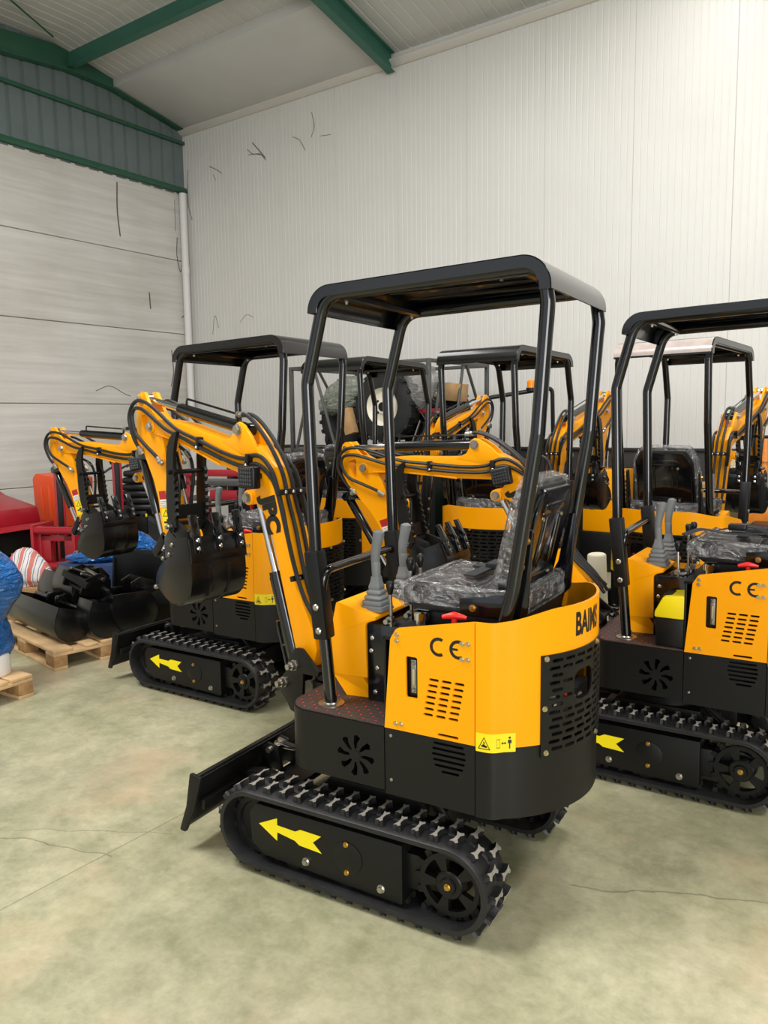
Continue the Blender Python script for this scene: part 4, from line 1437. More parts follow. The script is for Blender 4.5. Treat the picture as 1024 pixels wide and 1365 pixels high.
def boom_group(root, swing, pitch, side_lamp=True):
    TY = Matrix.Translation
    AX = TY((0.36, 0, 0)) @ Matrix.Rotation(R(swing), 4, 'Z')
    BM = AX @ TY((PVX, 0, PVZ)) @ Matrix.Rotation(R(-pitch), 4, 'Y')
    # swing bracket: two profiled cheeks round a vertical post
    def bracket(bm):
        P = rpoly([(.045, .80), (.085, .795), (.13, .74), (.155, .675), (.175, .655), (.205, .60), (.185, .575), (.150, .545), (.128, .512), (.095, .506), (.052, .54), (.045, .60), (.037, .692), (-.055, .698), (-.060, .718)], [0.03, 0.03, 0.02, 0.01, 0.01, 0.02, 0.02, 0.02, 0.02, 0.02, 0.01, 0.004, 0.004, 0.006, 0.006])
        for y in (0.078, -0.094):
            prism(bm, P, y, y + 0.016)
        box(bm, -0.03, 0.09, -0.09, 0.09, 0.515, 0.56)
        box(bm, -0.05, 0.04, -0.09, 0.09, 0.70, 0.715)
    b = PART('bracket', bracket, BLK, root, 'swing_bracket', AX, bevel=0.003)
    def post(bm):
        cyl(bm, (0.0, 0, 0.47), (0.0, 0, 0.69), 0.045, 24)
        box(bm, -0.11, 0.02, -0.06, 0.06, 0.50, 0.55)
        box(bm, -0.11, 0.02, -0.06, 0.06, 0.60, 0.66)
    PART('swpost', post, BLK, root, 'swing_post', AX, bevel=0.004)
    for i, (u, z) in enumerate(((PVX, PVZ), (.162, .631))):
        def pin(bm):
            cyl(bm, (u, -0.10, z), (u, 0.10, z), 0.016, 16)
            cyl(bm, (u, 0.094, z), (u, 0.100, z), 0.023, 18)
            cyl(bm, (u, 0.100, z), (u, 0.118, z), 0.020, 6)
            cyl(bm, (u, 0.118, z), (u, 0.138, z), 0.0125, 12)
            cyl(bm, (u, -0.118, z), (u, -0.094, z), 0.020, 6)
        PART('bpin%d' % i, pin, STL, b, 'pivot_bolt')
    # boom
    def boom(bm):
        prism(bm, BOOM, -0.052, 0.052)
        lo = [p for p in BOOM]
        # raised edge strips along the lower flange and ear cheeks
        for sg in (1, -1):
            prism(bm, EAR, 0.0545 * sg, 0.034 * sg)
            cyl(bm, (PIN_Y.x, 0.05 * sg, PIN_Y.z), (PIN_Y.x, 0.064 * sg, PIN_Y.z), 0.034, 22)
            cyl(bm, (PIN_A.x, 0.05 * sg, PIN_A.z), (PIN_A.x, 0.060 * sg, PIN_A.z), 0.032, 22)
            prism(bm, U([(.63, 1.562), (.82, 1.622), (1.0, 1.672), (1.16, 1.700), (1.16, 1.690), (1.0, 1.660), (.822, 1.608), (.625, 1.547)]), 0.050 * sg, 0.060 * sg)
    bo = PART('boom', boom, YEL, root, 'boom', BM, bevel=0.005)
    for i, (p_, y, r) in enumerate(((PIN_E, 0.056, 0.020), (PIN_A, 0.062, 0.019), (PIN_Y, 0.066, 0.019))):
        def bpin(bm):
            for sg in (1, -1):
                cyl(bm, (p_.x, y * sg - 0.008 * sg, p_.z), (p_.x, (y + 0.004) * sg, p_.z), r * 1.3, 18)
                cyl(bm, (p_.x, (y + 0.004) * sg, p_.z), (p_.x, (y + 0.016) * sg, p_.z), r, 6)
            cyl(bm, (p_.x, -y, p_.z), (p_.x, y, p_.z), 0.014, 14)
        PART('bpinx%d' % i, bpin, STL, bo, 'boom_pin')
    def logo():
        bm = text_bm('JPC', size=0.122, bold=0.0085, sx=1.0)
        x1 = max(v.co.x for v in bm.verts)
        for v in bm.verts:
            v.co.x *= 0.165 / x1
        # letters read down the boom; tops towards the cab
        ang = math.atan2(1.270 - 1.427, 0.250 - 0.292)
        d = Vector((math.cos(ang), 0, math.sin(ang)))
        upv = Vector((-math.sin(ang), 0, math.cos(ang)))
        if upv.x > 0:
            upv = -upv
        o = Vector((.326 - PVX, 0.0535, 1.418 - PVZ)) + Vector((0.004, 0, -0.004))
        for v in bm.verts:
            v.co = o + d * v.co.x + upv * v.co.y
        return finish(bm, 'lettering', INK, smooth=False)
    lg = link(bpy.data.objects.new('lettering', shared('logo', logo)), bo)
    lg['label'] = 'black lettering reading down the boom'
    # boom lift cylinder between bracket and boom eye
    M3 = Matrix.Rotation(R(-pitch), 4, 'Y')
    q = M3 @ PIN_Y
    q = Vector((q.x + PVX, 0, q.z + PVZ))
    p = Vector((.162, 0, .631))
    d = (q - p).normalized()
    L = (q - p).length
    sfx = '%.1f' % pitch
    def liftbar(bm):
        cyl(bm, p + d * 0.02, p + d * 0.455, 0.036, 24)
        cyl(bm, p + d * 0.455, p + d * 0.475, 0.033, 24)
        cyl(bm, p - Vector((0, 0.045, 0)), p + Vector((0, 0.045, 0)), 0.03, 20)
        n = Vector((d.z, 0, -d.x))
        tube(bm, fillet([p + d * 0.06 + n * 0.034, p + d * 0.03 + n * 0.075, p + d * 0.24 + n * 0.075, p + d * 0.26 + n * 0.07], 0.03), 0.009, 8)
        cyl(bm, p + d * 0.15 + n * 0.036, p + d * 0.15 + n * 0.07, 0.008, 8)
    lc = PART('liftbar' + sfx, liftbar, GLB, root, 'boom_cylinder', AX, bevel=0)
    def liftrod(bm):
        cyl(bm, p + d * 0.46, q, 0.0185, 20)
        cyl(bm, q - Vector((0, 0.03, 0)), q + Vector((0, 0.03, 0)), 0.028, 20)
    PART('liftrod' + sfx, liftrod, CHR, lc, 'cylinder_rod')
    # arm (dipper)
    def arm(bm):
        prism(bm, ARM, -0.044, 0.044)
        notch = U([(1.262, 1.862), (1.285, 1.908), (1.318, 1.912), (1.345, 1.888), (1.36, 1.84), (1.28, 1.80)])
        for sg in (1, -1):
            cyl(bm, (PIN_A.x, 0.04 * sg, PIN_A.z), (PIN_A.x, 0.05 * sg, PIN_A.z), 0.03, 20)
            cyl(bm, (PIN_T.x, 0.04 * sg, PIN_T.z), (PIN_T.x, 0.052 * sg, PIN_T.z), 0.026, 20)
            prism(bm, U([(1.12, 1.60), (1.15, 1.56), (1.12, 1.42), (1.105, 1.34), (1.085, 1.34), (1.09, 1.42)]), 0.043 * sg, 0.050 * sg)
            cyl(bm, (1.135 - PVX, 0.04 * sg, 1.555 - PVZ), (1.135 - PVX, 0.052 * sg, 1.555 - PVZ), 0.024, 20)
    def arm_mesh():
        bm = new(); arm(bm)
        cut = new()
        # slot between the two upper ears for the cylinder eye, triangular window under it
        prism(cut, U([(1.20, 1.82), (1.24, 1.79), (1.40, 1.79), (1.42, 1.95), (1.2, 1.95)]), -0.026, 0.026)
        prism(cut, rpoly(U([(1.265, 1.80), (1.33, 1.79), (1.29, 1.66)]), 0.012), -0.06, 0.06)
        bm = boolean_cut(bm, cut)
        return finish(bm, 'arm', YEL, bevel=0.003, seg=1)
    ar = link(bpy.data.objects.new('arm', shared('arm', arm_mesh)), root, BM)
    for i, (u, z, r, y) in enumerate(((1.318, 1.876, .014, .052), (1.135, 1.555, .014, .055), (1.336, 1.600, .014, .046), (1.115, 1.17, .016, .06))):
        PART('apin%d' % i, lambda bm: cyl(bm, (u - PVX, -y - 0.012, z - PVZ), (u - PVX, y + 0.012, z - PVZ), r, 8), STL, ar, 'arm_pin')
    def dec1(bm):
        # red and white notice
        o = [(1.190, 1.401), (1.111, 1.409), (1.100, 1.366), (1.183, 1.358)]
        w = [(1.183, 1.358), (1.100, 1.366), (1.090, 1.326), (1.176, 1.316)]
        for pts, mi in ((o, 0), (w, 1)):
            bm.faces.new([bm.verts.new((a - PVX, 0.0447, b - PVZ)) for a, b in pts]).material_index = mi
        for k in range(4):
            z = 1.353 - 0.009 * k
            u0, u1 = 1.176 - 0.0015 * k, 1.106 - 0.002 * k
            bm.faces.new([bm.verts.new((a - PVX, 0.0450, b - PVZ)) for a, b in ((u0, z - 0.007), (u1, z + 0.001), (u1, z + 0.003), (u0, z - 0.005))]).material_index = 2
    s1 = PART('dec1', dec1, [REDP, WHT, INK], ar, 'notice_sticker', smooth=False)
    s1['label'] = 'red and white notice sticker'
    def dec2(bm):
        o = [(1.172, 1.313), (1.082, 1.320), (1.092, 1.213), (1.160, 1.207)]
        bm.faces.new([bm.verts.new((a - PVX, 0.0447, b - PVZ)) for a, b in o])
        tri = [(1.160, 1.272), (1.104, 1.277), (1.129, 1.312)]
        c = (1.131, 1.287)
        A = [bm.verts.new((a - PVX, 0.0450, b - PVZ)) for a, b in tri]
        Bq = [bm.verts.new((a + (c[0] - a) * 0.28 - PVX, 0.0450, b + (c[1] - b) * 0.28 - PVZ)) for a, b in tri]
        for k in range(3):
            bm.faces.new((A[k], A[(k + 1) % 3], Bq[(k + 1) % 3], Bq[k])).material_index = 1
        bm.faces.new([bm.verts.new((a - PVX, 0.0450, b - PVZ)) for a, b in ((1.125, 1.262), (1.105, 1.264), (1.108, 1.225), (1.118, 1.224), (1.120, 1.240), (1.150, 1.238), (1.152, 1.247), (1.126, 1.250))]).material_index = 1
    s2 = PART('dec2', dec2, [STK, INK], ar, 'warning_sticker', smooth=False)
    s2['label'] = 'yellow warning sticker'
    # cylinder on top of the boom
    e0, e1 = PIN_E, PIN_T
    dd = (e1 - e0).normalized()
    nn = Vector((-dd.z, 0, dd.x))
    def abar(bm):
        cyl(bm, e0 + dd * 0.02, e0 + dd * 0.535, 0.029, 24)
        cyl(bm, e0 + dd * 0.535, e0 + dd * 0.55, 0.026, 24)
        cyl(bm, e0 - Vector((0, 0.03, 0)), e0 + Vector((0, 0.03, 0)), 0.029, 20)
        tube(bm, fillet([e0 + dd * 0.50 + nn * 0.028, e0 + dd * 0.50 + nn * 0.058, e0 + dd * 0.06 + nn * 0.055, e0 + dd * 0.035 + nn * 0.055], 0.012), 0.0055, 8)
        cyl(bm, e0 + dd * 0.08 + nn * 0.028, e0 + dd * 0.08 + nn * 0.055, 0.007, 8)
    ac = PART('abar', abar, GLB, root, 'arm_cylinder', BM)
    def arod(bm):
        cyl(bm, e0 + dd * 0.54, e1, 0.0165, 18)
        cyl(bm, e1 - Vector((0, 0.025, 0)), e1 + Vector((0, 0.025, 0)), 0.026, 20)
    PART('arod', arod, CHR, ac, 'cylinder_rod')
    # bucket cylinder down the outside of the arm
    b0, b1 = [Vector((a - PVX, 0, b - PVZ)) for a, b in ((1.400, 1.585), (1.215, 1.085))]
    bd = (b1 - b0).normalized()
    def kbar(bm):
        cyl(bm, b0, b0 + bd * 0.33, 0.026, 20)
        cyl(bm, b0 - Vector((0, 0.035, 0)), b0 + Vector((0, 0.035, 0)), 0.026, 18)
        for y in (0.028, -0.036):
            prism(bm, U([(1.33, 1.62), (1.41, 1.61), (1.42, 1.575), (1.39, 1.56), (1.30, 1.56)]), y, y + 0.008)
    kc = PART('kbar', kbar, GLB, root, 'bucket_cylinder', BM, bevel=0.002)
    PART('krod', lambda bm: (cyl(bm, b0 + bd * 0.33, b1, 0.014, 16), cyl(bm, b1 - Vector((0, 0.03, 0)), b1 + Vector((0, 0.03, 0)), 0.022, 16)), CHR, kc, 'cylinder_rod')
    # linkage
    def linkp(bm):
        for y in (0.062, -0.072):
            prism(bm, rpoly(U([(1.235, 1.09), (1.21, 1.055), (1.12, 1.14), (1.10, 1.175), (1.13, 1.20)]), 0.012), y, y + 0.010)
            prism(bm, rpoly(U([(1.235, 1.10), (1.235, 1.06), (1.02, 1.035), (1.0, 1.06), (1.015, 1.08)]), 0.012), y - 0.012 if y > 0 else y + 0.012, y - 0.002 if y > 0 else y + 0.022)
    PART('linkp', linkp, BLK, root, 'bucket_link', BM, bevel=0.002)
    # bucket, curled so that its teeth point up
    outer = [(.768, 1.210), (.752, 1.14), (.742, 1.04), (.748, .975), (.775, .915), (.830, .878), (.890, .868), (.955, .878), (1.02, .915), (1.065, .955), (1.045, 1.02), (.985, 1.085), (.975, 1.14)]
    def bshell(bm):
        P = [Vector((a, b, 0)) for a, b in U(outer)]
        P = [Vector((v.x, v.y, 0)) for v in spline([(v.x, v.y, 0) for v in P], 4)]
        inn = []
        for i, p_ in enumerate(P):
            t = (P[min(i + 1, len(P) - 1)] - P[max(i - 1, 0)]).normalized()
            inn.append(p_ + Vector((-t.y, t.x, 0)) * 0.008)
        prism(bm, [(v.x, v.y) for v in P] + [(v.x, v.y) for v in inn[::-1]], -0.158, 0.158)
        # wear strips
        lip = U([(.762, 1.205), (.746, 1.14), (.743, 1.09), (.735, 1.09), (.738, 1.14), (.754, 1.208)])
        prism(bm, lip, -0.160, 0.160)
        for y in (-0.055, 0.055):
            prism(bm, U([(.743, 1.07), (.740, 1.0), (.765, .915), (.83, .872), (.89, .862), (.89, .874), (.83, .884), (.775, .92), (.752, 1.0), (.752, 1.07)]), y - 0.012, y + 0.012)
    bk = PART('bucket', bshell, BKT, root, 'bucket', BM, bevel=0.002)
    for sg in (1, -1):
        def side(bm):
            P = U([(.768, 1.215)] + outer[1:] + [(.972, 1.19), (.930, 1.235), (.875, 1.20)])
            prism(bm, P, 0.158 * sg, 0.146 * sg)
        PART('bside%d' % sg, side, BKT, bk, 'side_plate', bevel=0.003)
        def ear(bm):
            P = rpoly(U([(.94, 1.262), (.875, 1.225), (.862, 1.10), (.955, 1.06), (1.03, 1.03), (1.05, 1.06), (.985, 1.18), (1.03, 1.245), (.985, 1.275)]), 0.014)
            prism(bm, P, 0.075 * sg, 0.088 * sg)
            cyl(bm, (PIN_K.x, 0.06 * sg, PIN_K.z), (PIN_K.x, 0.10 * sg, PIN_K.z), 0.03, 18)
        PART('bear%d' % sg, ear, BLK, bk, 'bucket_ear', bevel=0.002)
        def earb(bm):
            for u, z, y, h in ((1.0, 1.238, .10, .030), (1.02, 1.066, .088, .024), (.93, 1.115, .158, .010), (.985, 1.09, .158, .010), (.90, 1.165, .158, .010), (1.075, .935, .150, .012)):
                cyl(bm, (u - PVX, (y - 0.01) * sg, z - PVZ), (u - PVX, (y + h * 0.6) * sg, z - PVZ), 0.016 if y < 0.12 else 0.012, 6)
                cyl(bm, (u - PVX, (y + h * 0.6) * sg, z - PVZ), (u - PVX, (y + h) * sg, z - PVZ), 0.010 if y < 0.12 else 0.008, 10)
        PART('bearb%d' % sg, earb, STL, bk, 'bucket_bolt')
    for i, y in enumerate((-0.125, 0.0, 0.125)):
        def tooth(bm):
            # adapter on the lip, then the point
            prism(bm, U([(.758, 1.235), (.734, 1.215), (.722, 1.135), (.744, 1.130), (.764, 1.205)]), y - 0.021, y + 0.021)
            a = [bm.verts.new((u - PVX, y + s, z - PVZ)) for u, z, s in ((.729, 1.215, -.019), (.729, 1.215, .019), (.762, 1.225, .019), (.762, 1.225, -.019))]
            b_ = [bm.verts.new((u - PVX, y + s, z - PVZ)) for u, z, s in ((.762, 1.318, -.021), (.762, 1.318, .021), (.780, 1.318, .021), (.780, 1.318, -.021))]
            bm.faces.new(a); bm.faces.new(b_)
            for k in range(4):
                bm.faces.new((a[k], a[(k + 1) % 4], b_[(k + 1) % 4], b_[k]))
        t = PART('tooth%d' % i, tooth, GLB, bk, 'bucket_tooth', bevel=0.003)
        def tb(bm):
            for u, z in ((.7295, 1.198), (.7245, 1.160)):
                lathe(bm, [(-.004, .0105), (.003, .0105), (.006, .006), (.006, 0)], (u - PVX, y, z - PVZ), (-1, 0, 0.12), 12)
        PART('tb%d' % i, tb, CHR, t, 'tooth_bolt')
    # thumb: two serrated fingers with a cross bar and a plate
    for sg in (1, -1):
        def finger(bm):
            backe = [(1.018, 1.235), (1.034, 1.30), (1.036, 1.40), (1.024, 1.50), (1.022, 1.58), (1.008, 1.635), (.985, 1.675), (.955, 1.699), (.926, 1.710), (.917, 1.706)]
            fr_ = [(.927, 1.684), (.941, 1.652), (.955, 1.60), (.961, 1.55)]
            z = 1.53
            k = 0
            while z > 1.26:
                fr_.append((.962 if k % 2 == 0 else .950, z))
                z -= 0.018; k += 1
            fr_ += [(.955, 1.235)]
            prism(bm, U(backe + fr_), 0.078 * sg, 0.098 * sg)
        PART('finger%d' % sg, finger, BLK, root, 'thumb_finger', BM, bevel=0.0015, seg=1)
    PART('tbar', lambda bm: tube(bm, [(.985 - PVX, -0.10, 1.51 - PVZ), (.985 - PVX, 0.115, 1.51 - PVZ)], 0.0115, 12), BLK, root, 'thumb_crossbar', BM)
    PART('tplate', lambda bm: prism(bm, U([(.985, 1.275), (.978, 1.275), (.972, 1.345), (.980, 1.347)]), -0.08, 0.08), BLK, root, 'thumb_plate', BM)
    PART('tplate2', lambda bm: prism(bm, U([(1.01, 1.245), (.96, 1.245), (.96, 1.262), (1.01, 1.262)]), -0.09, 0.09), BLK, root, 'thumb_plate', BM)
    def tcyl(bm):
        a, b_ = Vector((1.095 - PVX, 0.0, 1.60 - PVZ)), Vector((.99 - PVX, 0.0, 1.30 - PVZ))
        cyl(bm, a, a.lerp(b_, 0.62), 0.019, 16)
        cyl(bm, a.lerp(b_, 0.6), b_, 0.010, 12, mi=1)
        for y in (0.035, -0.035):
            tube(bm, spline([(1.10 - PVX, y, 1.63 - PVZ), (1.03 - PVX, y * 1.3, 1.58 - PVZ), (1.0 - PVX, y * 1.2, 1.48 - PVZ), (1.02 - PVX, y, 1.36 - PVZ), (1.03 - PVX, y * 0.8, 1.30 - PVZ)], 6), 0.009, 8, mi=2)
            cyl(bm, (1.06 - PVX, y * 1.15, 1.605 - PVZ), (1.025 - PVX, y * 1.3, 1.57 - PVZ), 0.011, 8, mi=1)
    PART('tcyl', tcyl, [GLB, STL, HOS], root, 'thumb_cylinder', BM)
    # hydraulic hoses
    def hose(key, pts, r=0.0095, fit=None, name='hydraulic_hose', yv=None):
        P = [Vector((a - PVX, y, b - PVZ)) for a, b, y in pts]
        def fill(bm):
            tube(bm, spline(P, 6), r, 8)
            for f in (fit or ()):
                i = f
                A_, B_ = (P[0], P[1]) if i == 0 else (P[-1], P[-2])
                dv = (B_ - A_).normalized()
                cyl(bm, A_ - dv * 0.012, A_ + dv * 0.035, r * 1.25, 10, mi=1)
                cyl(bm, A_ + dv * 0.005, A_ + dv * 0.018, r * 1.6, 6, mi=1)
        PART(key, fill, [HOS, STL], root, name, BM)
    for sg in (1, -1):
        y = 0.083 * sg
        hose('hL%d' % sg, [(.60, 1.615, .066 * sg), (.775, 1.668, .072 * sg), (.944, 1.722, y), (1.106, 1.808, y), (1.202, 1.852, y), (1.288, 1.866, y), (1.352, 1.835, y), (1.382, 1.768, y), (1.356, 1.670, .075 * sg), (1.318, 1.600, .055 * sg)], fit=(-1,))
        hose('hK%d' % sg, [(.60, 1.583, .066 * sg), (.775, 1.634, .068 * sg), (.915, 1.682, .075 * sg), (1.032, 1.718, y), (1.158, 1.780, y), (1.248, 1.820, y), (1.320, 1.826, y), (1.350, 1.783, y), (1.322, 1.700, y), (1.229, 1.636, y), (1.160, 1.590, .075 * sg), (1.118, 1.552, .066 * sg)], fit=(-1,))
        for j, (dz, yy) in enumerate(((0.0, .064), (-0.034, .064))):
            hose('hS%d%d' % (sg, j), [(.775, 1.668 + dz, yy * sg), (.60, 1.615 + dz * 0.9, yy * sg), (.45, 1.588 + dz, yy * sg), (.36, 1.604 + dz * 1.1, yy * sg), (.300, 1.592 + dz * 1.2, yy * sg), (.238, 1.535 + dz, yy * sg), (.202 - dz * .2, 1.45, yy * sg), (.176 - dz * .2, 1.376, yy * sg), (.142, 1.24, yy * sg), (.108, 1.115, (yy - .006) * sg), (.055, 1.00, (yy - .008) * sg), (-.012, .90, (yy - .02) * sg), (-.06, .80, (yy - .03) * sg)])
        hose('hB%d' % sg, [(.53, 1.785, .012 * sg), (.46, 1.778, .018 * sg), (.377, 1.722, .020 * sg), (.290, 1.630, .020 * sg), (.220, 1.522, .020 * sg), (.186, 1.408, .020 * sg), (.145, 1.290, .020 * sg), (.112, 1.161, .020 * sg), (.068, 1.03, .020 * sg), (.01, .93, .020 * sg), (-.06, .83, .03 * sg)], fit=(0,))
    hose('hR', [(.165, 1.36, -.075), (.135, 1.45, -.095), (.14, 1.545, -.10), (.20, 1.585, -.09), (.27, 1.565, -.07)], r=0.010)
    CL = []
    for i, (u, z) in enumerate(((.190, 1.449), (.116, 1.085))):
        cl = PART('clampb%d' % i, lambda bm: box(bm, -0.012, 0.010, -0.078, 0.078, -0.012, 0.012, M=TY((u - PVX, 0, z - PVZ)) @ Matrix.Rotation(R(17), 4, 'Y')), PLS, root, 'hose_clamp', BM, bevel=0.003)
        for j, y in enumerate((0.042, 0.0, -0.042)):
            PART('clb%d%d' % (i, j), lambda bm: lathe(bm, [(-.004, .008), (.003, .008), (.006, .004), (.006, 0)], (u - 0.010 - PVX - 0.003, y, z - PVZ), (-0.95, 0, 0.3), 10), STL, cl, 'clamp_bolt')
    for i, (u, z) in enumerate(((.398, 1.582), (.775, 1.655))):
        for sg in (1, -1):
            cl = PART('clamps%d%d' % (i, sg), lambda bm: box(bm, -0.011, 0.011, 0.05 * sg, 0.082 * sg, -0.033, 0.028, M=TY((u - PVX, 0, z - PVZ)) @ Matrix.Rotation(R(-12), 4, 'Y')), PLS, root, 'hose_clamp', BM, bevel=0.003)
            PART('clc%d%d' % (i, sg), lambda bm: lathe(bm, [(-.004, .008), (.004, .008), (.008, .005), (.008, 0)], (u - PVX, 0.082 * sg, z - 0.022 - PVZ), (0, sg, 0), 10), STL, cl, 'clamp_bolt')
    if side_lamp:
        def lamp(bm):
            box(bm, .288 - PVX, .398 - PVX, 0.085, 0.130, 1.462 - PVZ, 1.560 - PVZ)
            box(bm, .32 - PVX, .37 - PVX, 0.05, 0.09, 1.50 - PVZ, 1.53 - PVZ)
        lp = PART('lamp', lamp, PLS, root, 'work_lamp', BM, bevel=0.010, seg=3)
        def grid(bm):
            for i in range(6):
                for j in range(5):
                    u, z = .303 + .0155 * i, 1.477 + .0165 * j
                    box(bm, u - PVX, u + .011 - PVX, 0.128, 0.1325, z - PVZ, z + .012 - PVZ)
        PART('lampg', grid, mat('lamp_lens', (58, 60, 62), 0.15), lp, 'lamp_lens', bevel=0.001, seg=1)

def roof_film(root):
    bm = new()
    cx, cz, r = -0.622, 2.150, 0.0985
    P = [(cx + r * math.cos(R(118 + 62 * i / 8)), cz + r * math.sin(R(118 + 62 * i / 8))) for i in range(9)]
    Q = [(cx + (r + .002) * math.cos(R(118 + 62 * i / 8)), cz + (r + .002) * math.sin(R(118 + 62 * i / 8))) for i in range(9)]
    prism(bm, P + Q[::-1], -0.318, 0.323)
    o = obj('protective_film', bm, mat('pink_white_film', (176, 162, 156), 0.3, noise=0.12, nscale=16, coat=0.4), root)
    o['label'] = 'pinkish white protective film on the rear of the roof'

def excavator(x, y, yaw, label, swing=0.0, pitch=0.0, lettering=True, group='yellow mini excavators parked in two rows'):
    root = empty('mini_excavator', label, 'excavator', (x, y, 0), R(yaw), group)
    undercarriage(root)
    house(root, lettering)
    boom_group(root, swing, pitch)
    return root
excavator(0.0525, 3.055, 150, 'yellow mini excavator in the foreground, seen whole from its left rear', -13, 0)
excavator(1.4426, 3.8888, 147.8, 'yellow mini excavator cut by the right edge, with a toolbox on its floor', 3, -12.5)
excavator(-1.0005, 5.1852, 148, 'yellow mini excavator at the left, behind the boom of the foreground one', 0, -8, False)
excavator(0.0331, 6.869, 51.2, 'yellow mini excavator in the back row, in front of the crated tractor', 0, 4, False)
excavator(1.0914, 6.097, 52.0, 'yellow mini excavator in the middle of the back row, facing the white wall', 0, 4, False)
roof_film(excavator(2.2837, 5.7123, 49.4, 'yellow mini excavator at the right end of the back row', 0, 4, False))
# ------------------------------------------------------------------ everything else in the hall
def placed(name, label, cat, loc, rz, group=None):
    return empty(name, label, cat, loc, rz, group)

HROT = -0.616647
def hpt(x, y, z=0.0):
    return HALL @ Vector((x, y, z))

def lump(bm, n=28, m=16, rad=lambda t, p: (1, 1, 1), seed=1, amp=0.06):
    """crumpled closed bundle; rad returns the centre-scale for direction (theta, phi 0..1)"""
    rg = random.Random(seed)
    ph = [rg.uniform(0, 6.28) for _ in range(9)]
    rings = []
    for j in range(m + 1):
        f = j / m
        row = []
        for i in range(n):
            t = 2 * PI * i / n
            k = 1 + amp * (math.sin(3 * t + ph[0] + 4 * f) + math.sin(5 * t + ph[1] - 7 * f) * 0.7 + math.sin(8 * t + ph[2] + 11 * f) * 0.4) + rg.uniform(-amp, amp) * 0.5
            sx, sy, z = rad(t, f)
            row.append(bm.verts.new((sx * math.cos(t) * k, sy * math.sin(t) * k, z + rg.uniform(-amp, amp) * 0.1)))
        rings.append(row)
    for a, b in zip(rings, rings[1:]):
        for i in range(n):
            bm.faces.new((a[i], a[(i + 1) % n], b[(i + 1) % n], b[i]))
    bm.faces.new(rings[0][::-1])
    bm.faces.new(rings[-1])

def prof_rad(prof, sx, sy):
    def f(t, p):
        for (z0, r0), (z1, r1) in zip(prof, prof[1:]):
            pass
        k = p * (len(prof) - 1)
        i = min(int(k), len(prof) - 2)
        q = k - i
        z = prof[i][0] * (1 - q) + prof[i + 1][0] * q
        r = prof[i][1] * (1 - q) + prof[i + 1][1] * q
        return (r * sx, r * sy, z)
    return f

# pallets
def pallet(label, corner, ang, group):
    r = placed('wooden_pallet', label, 'pallet', corner, R(ang), group)
    L, W = 1.2, 0.8
    rg = random.Random(len(label))
    for i, (y0, w) in enumerate(((0.0, .145), (.165, .10), (.29, .145), (.465, .10), (.59, .10), (.655 + .0, .145))):
        if i == 4:
            continue
        bm = new(); box(bm, 0, L, y0, y0 + w, .122 + rg.uniform(0, .002), .144)
        obj('deck_board', bm, WOOD, r, bevel=0.003)
    for x in (0, .5275, 1.055):
        bm = new(); box(bm, x, x + .145, 0, W, .100, .122)
        obj('cross_board', bm, WOOD, r, bevel=0.002)
        for y in (0, .35, .70):
            bm = new(); box(bm, x, x + .145, y, y + .10, .022, .100)
            obj('block', bm, WOODD, r, bevel=0.003)
    for y in (0, .35, .70):
        bm = new(); box(bm, 0, L, y, y + .10, 0, .022)
        obj('bottom_board', bm, WOOD, r, bevel=0.002)
    return r
GP = 'wooden pallets on the floor at the left'
# long side along local x
p1 = pallet('wooden pallet under the heap of loose black buckets', (-1.80, 5.98, 0), 135.4, GP)
p1.location = Vector((-2.366, 5.409, 0)) + Vector((math.cos(R(45.4)), math.sin(R(45.4)), 0)) * 0.8
p1.rotation_euler = (0, 0, R(135.4))
p2 = pallet('wooden pallet in the left corner under the blue wrapped bundle', (-2.297, 4.917, 0), 147.7, GP)

# loose buckets
def loose_bucket(label, loc, rz, width, tilt=0.0, s=1.0, roll=0.0):
    r = placed('loose_bucket', label, 'bucket', loc, rz, 'loose black buckets heaped on the pallet')
    r.rotation_euler = (roll, tilt, rz)
    hw = width / 2
    out = [(-.16, .36), (-.19, .25), (-.19, .14), (-.15, .06), (-.08, .015), (0.0, .0), (.08, .02), (.15, .08), (.17, .16), (.15, .24), (.12, .30)]
    P = spline([(a * s, b * s, 0) for a, b in out], 4)
    inn = []
    for i, p in enumerate(P):
        t = (P[min(i + 1, len(P) - 1)] - P[max(i - 1, 0)]).normalized()
        inn.append(p + Vector((-t.y, t.x, 0)) * 0.009)
    bm = new()
    prism(bm, [(v.x, v.y) for v in P] + [(v.x, v.y) for v in inn[::-1]], -hw, hw)
    obj('bucket_shell', bm, BKT, r, bevel=0.002)
    for sg in (1, -1):
        bm = new()
        prism(bm, [(a * s, b * s) for a, b in out], hw * sg, (hw - 0.012) * sg)
        obj('side_plate', bm, BKT, r, bevel=0.002)
        bm = new()
        prism(bm, rpoly([(.02 * s, .30 * s), (.17 * s, .20 * s), (.24 * s, .24 * s), (.22 * s, .33 * s), (.12 * s, .40 * s), (.03 * s, .38 * s)], 0.02), 0.07 * sg, 0.09 * sg)
        obj('bucket_ear', bm, BKT, r, bevel=0.003)
        bm = new()
        for x, z in ((.19, .275), (.07, .355)):
            cyl(bm, (x * s, 0.06 * sg, z * s), (x * s, 0.105 * sg, z * s), 0.026, 14)
        obj('bush', bm, BKT, r)
    bm = new()
    tube(bm, [(.135 * s, -hw, .30 * s), (.135 * s, hw, .30 * s)], 0.022, 12)
    obj('lip_tube', bm, BKT, r)
    return r
A45 = R(45.4)
def pal(u, v, z):
    """u along the pallet's right edge (away), v along its left edge"""
    c = Vector((-2.366, 5.409, z))
    return c + Vector((math.cos(A45), math.sin(A45), 0)) * u + Vector((-math.sin(A45), math.cos(A45), 0)) * v
loose_bucket('wide black ditching bucket lying along the left edge of the pallet', pal(.20, .60, .146), A45, 0.94, 0.10, .74)
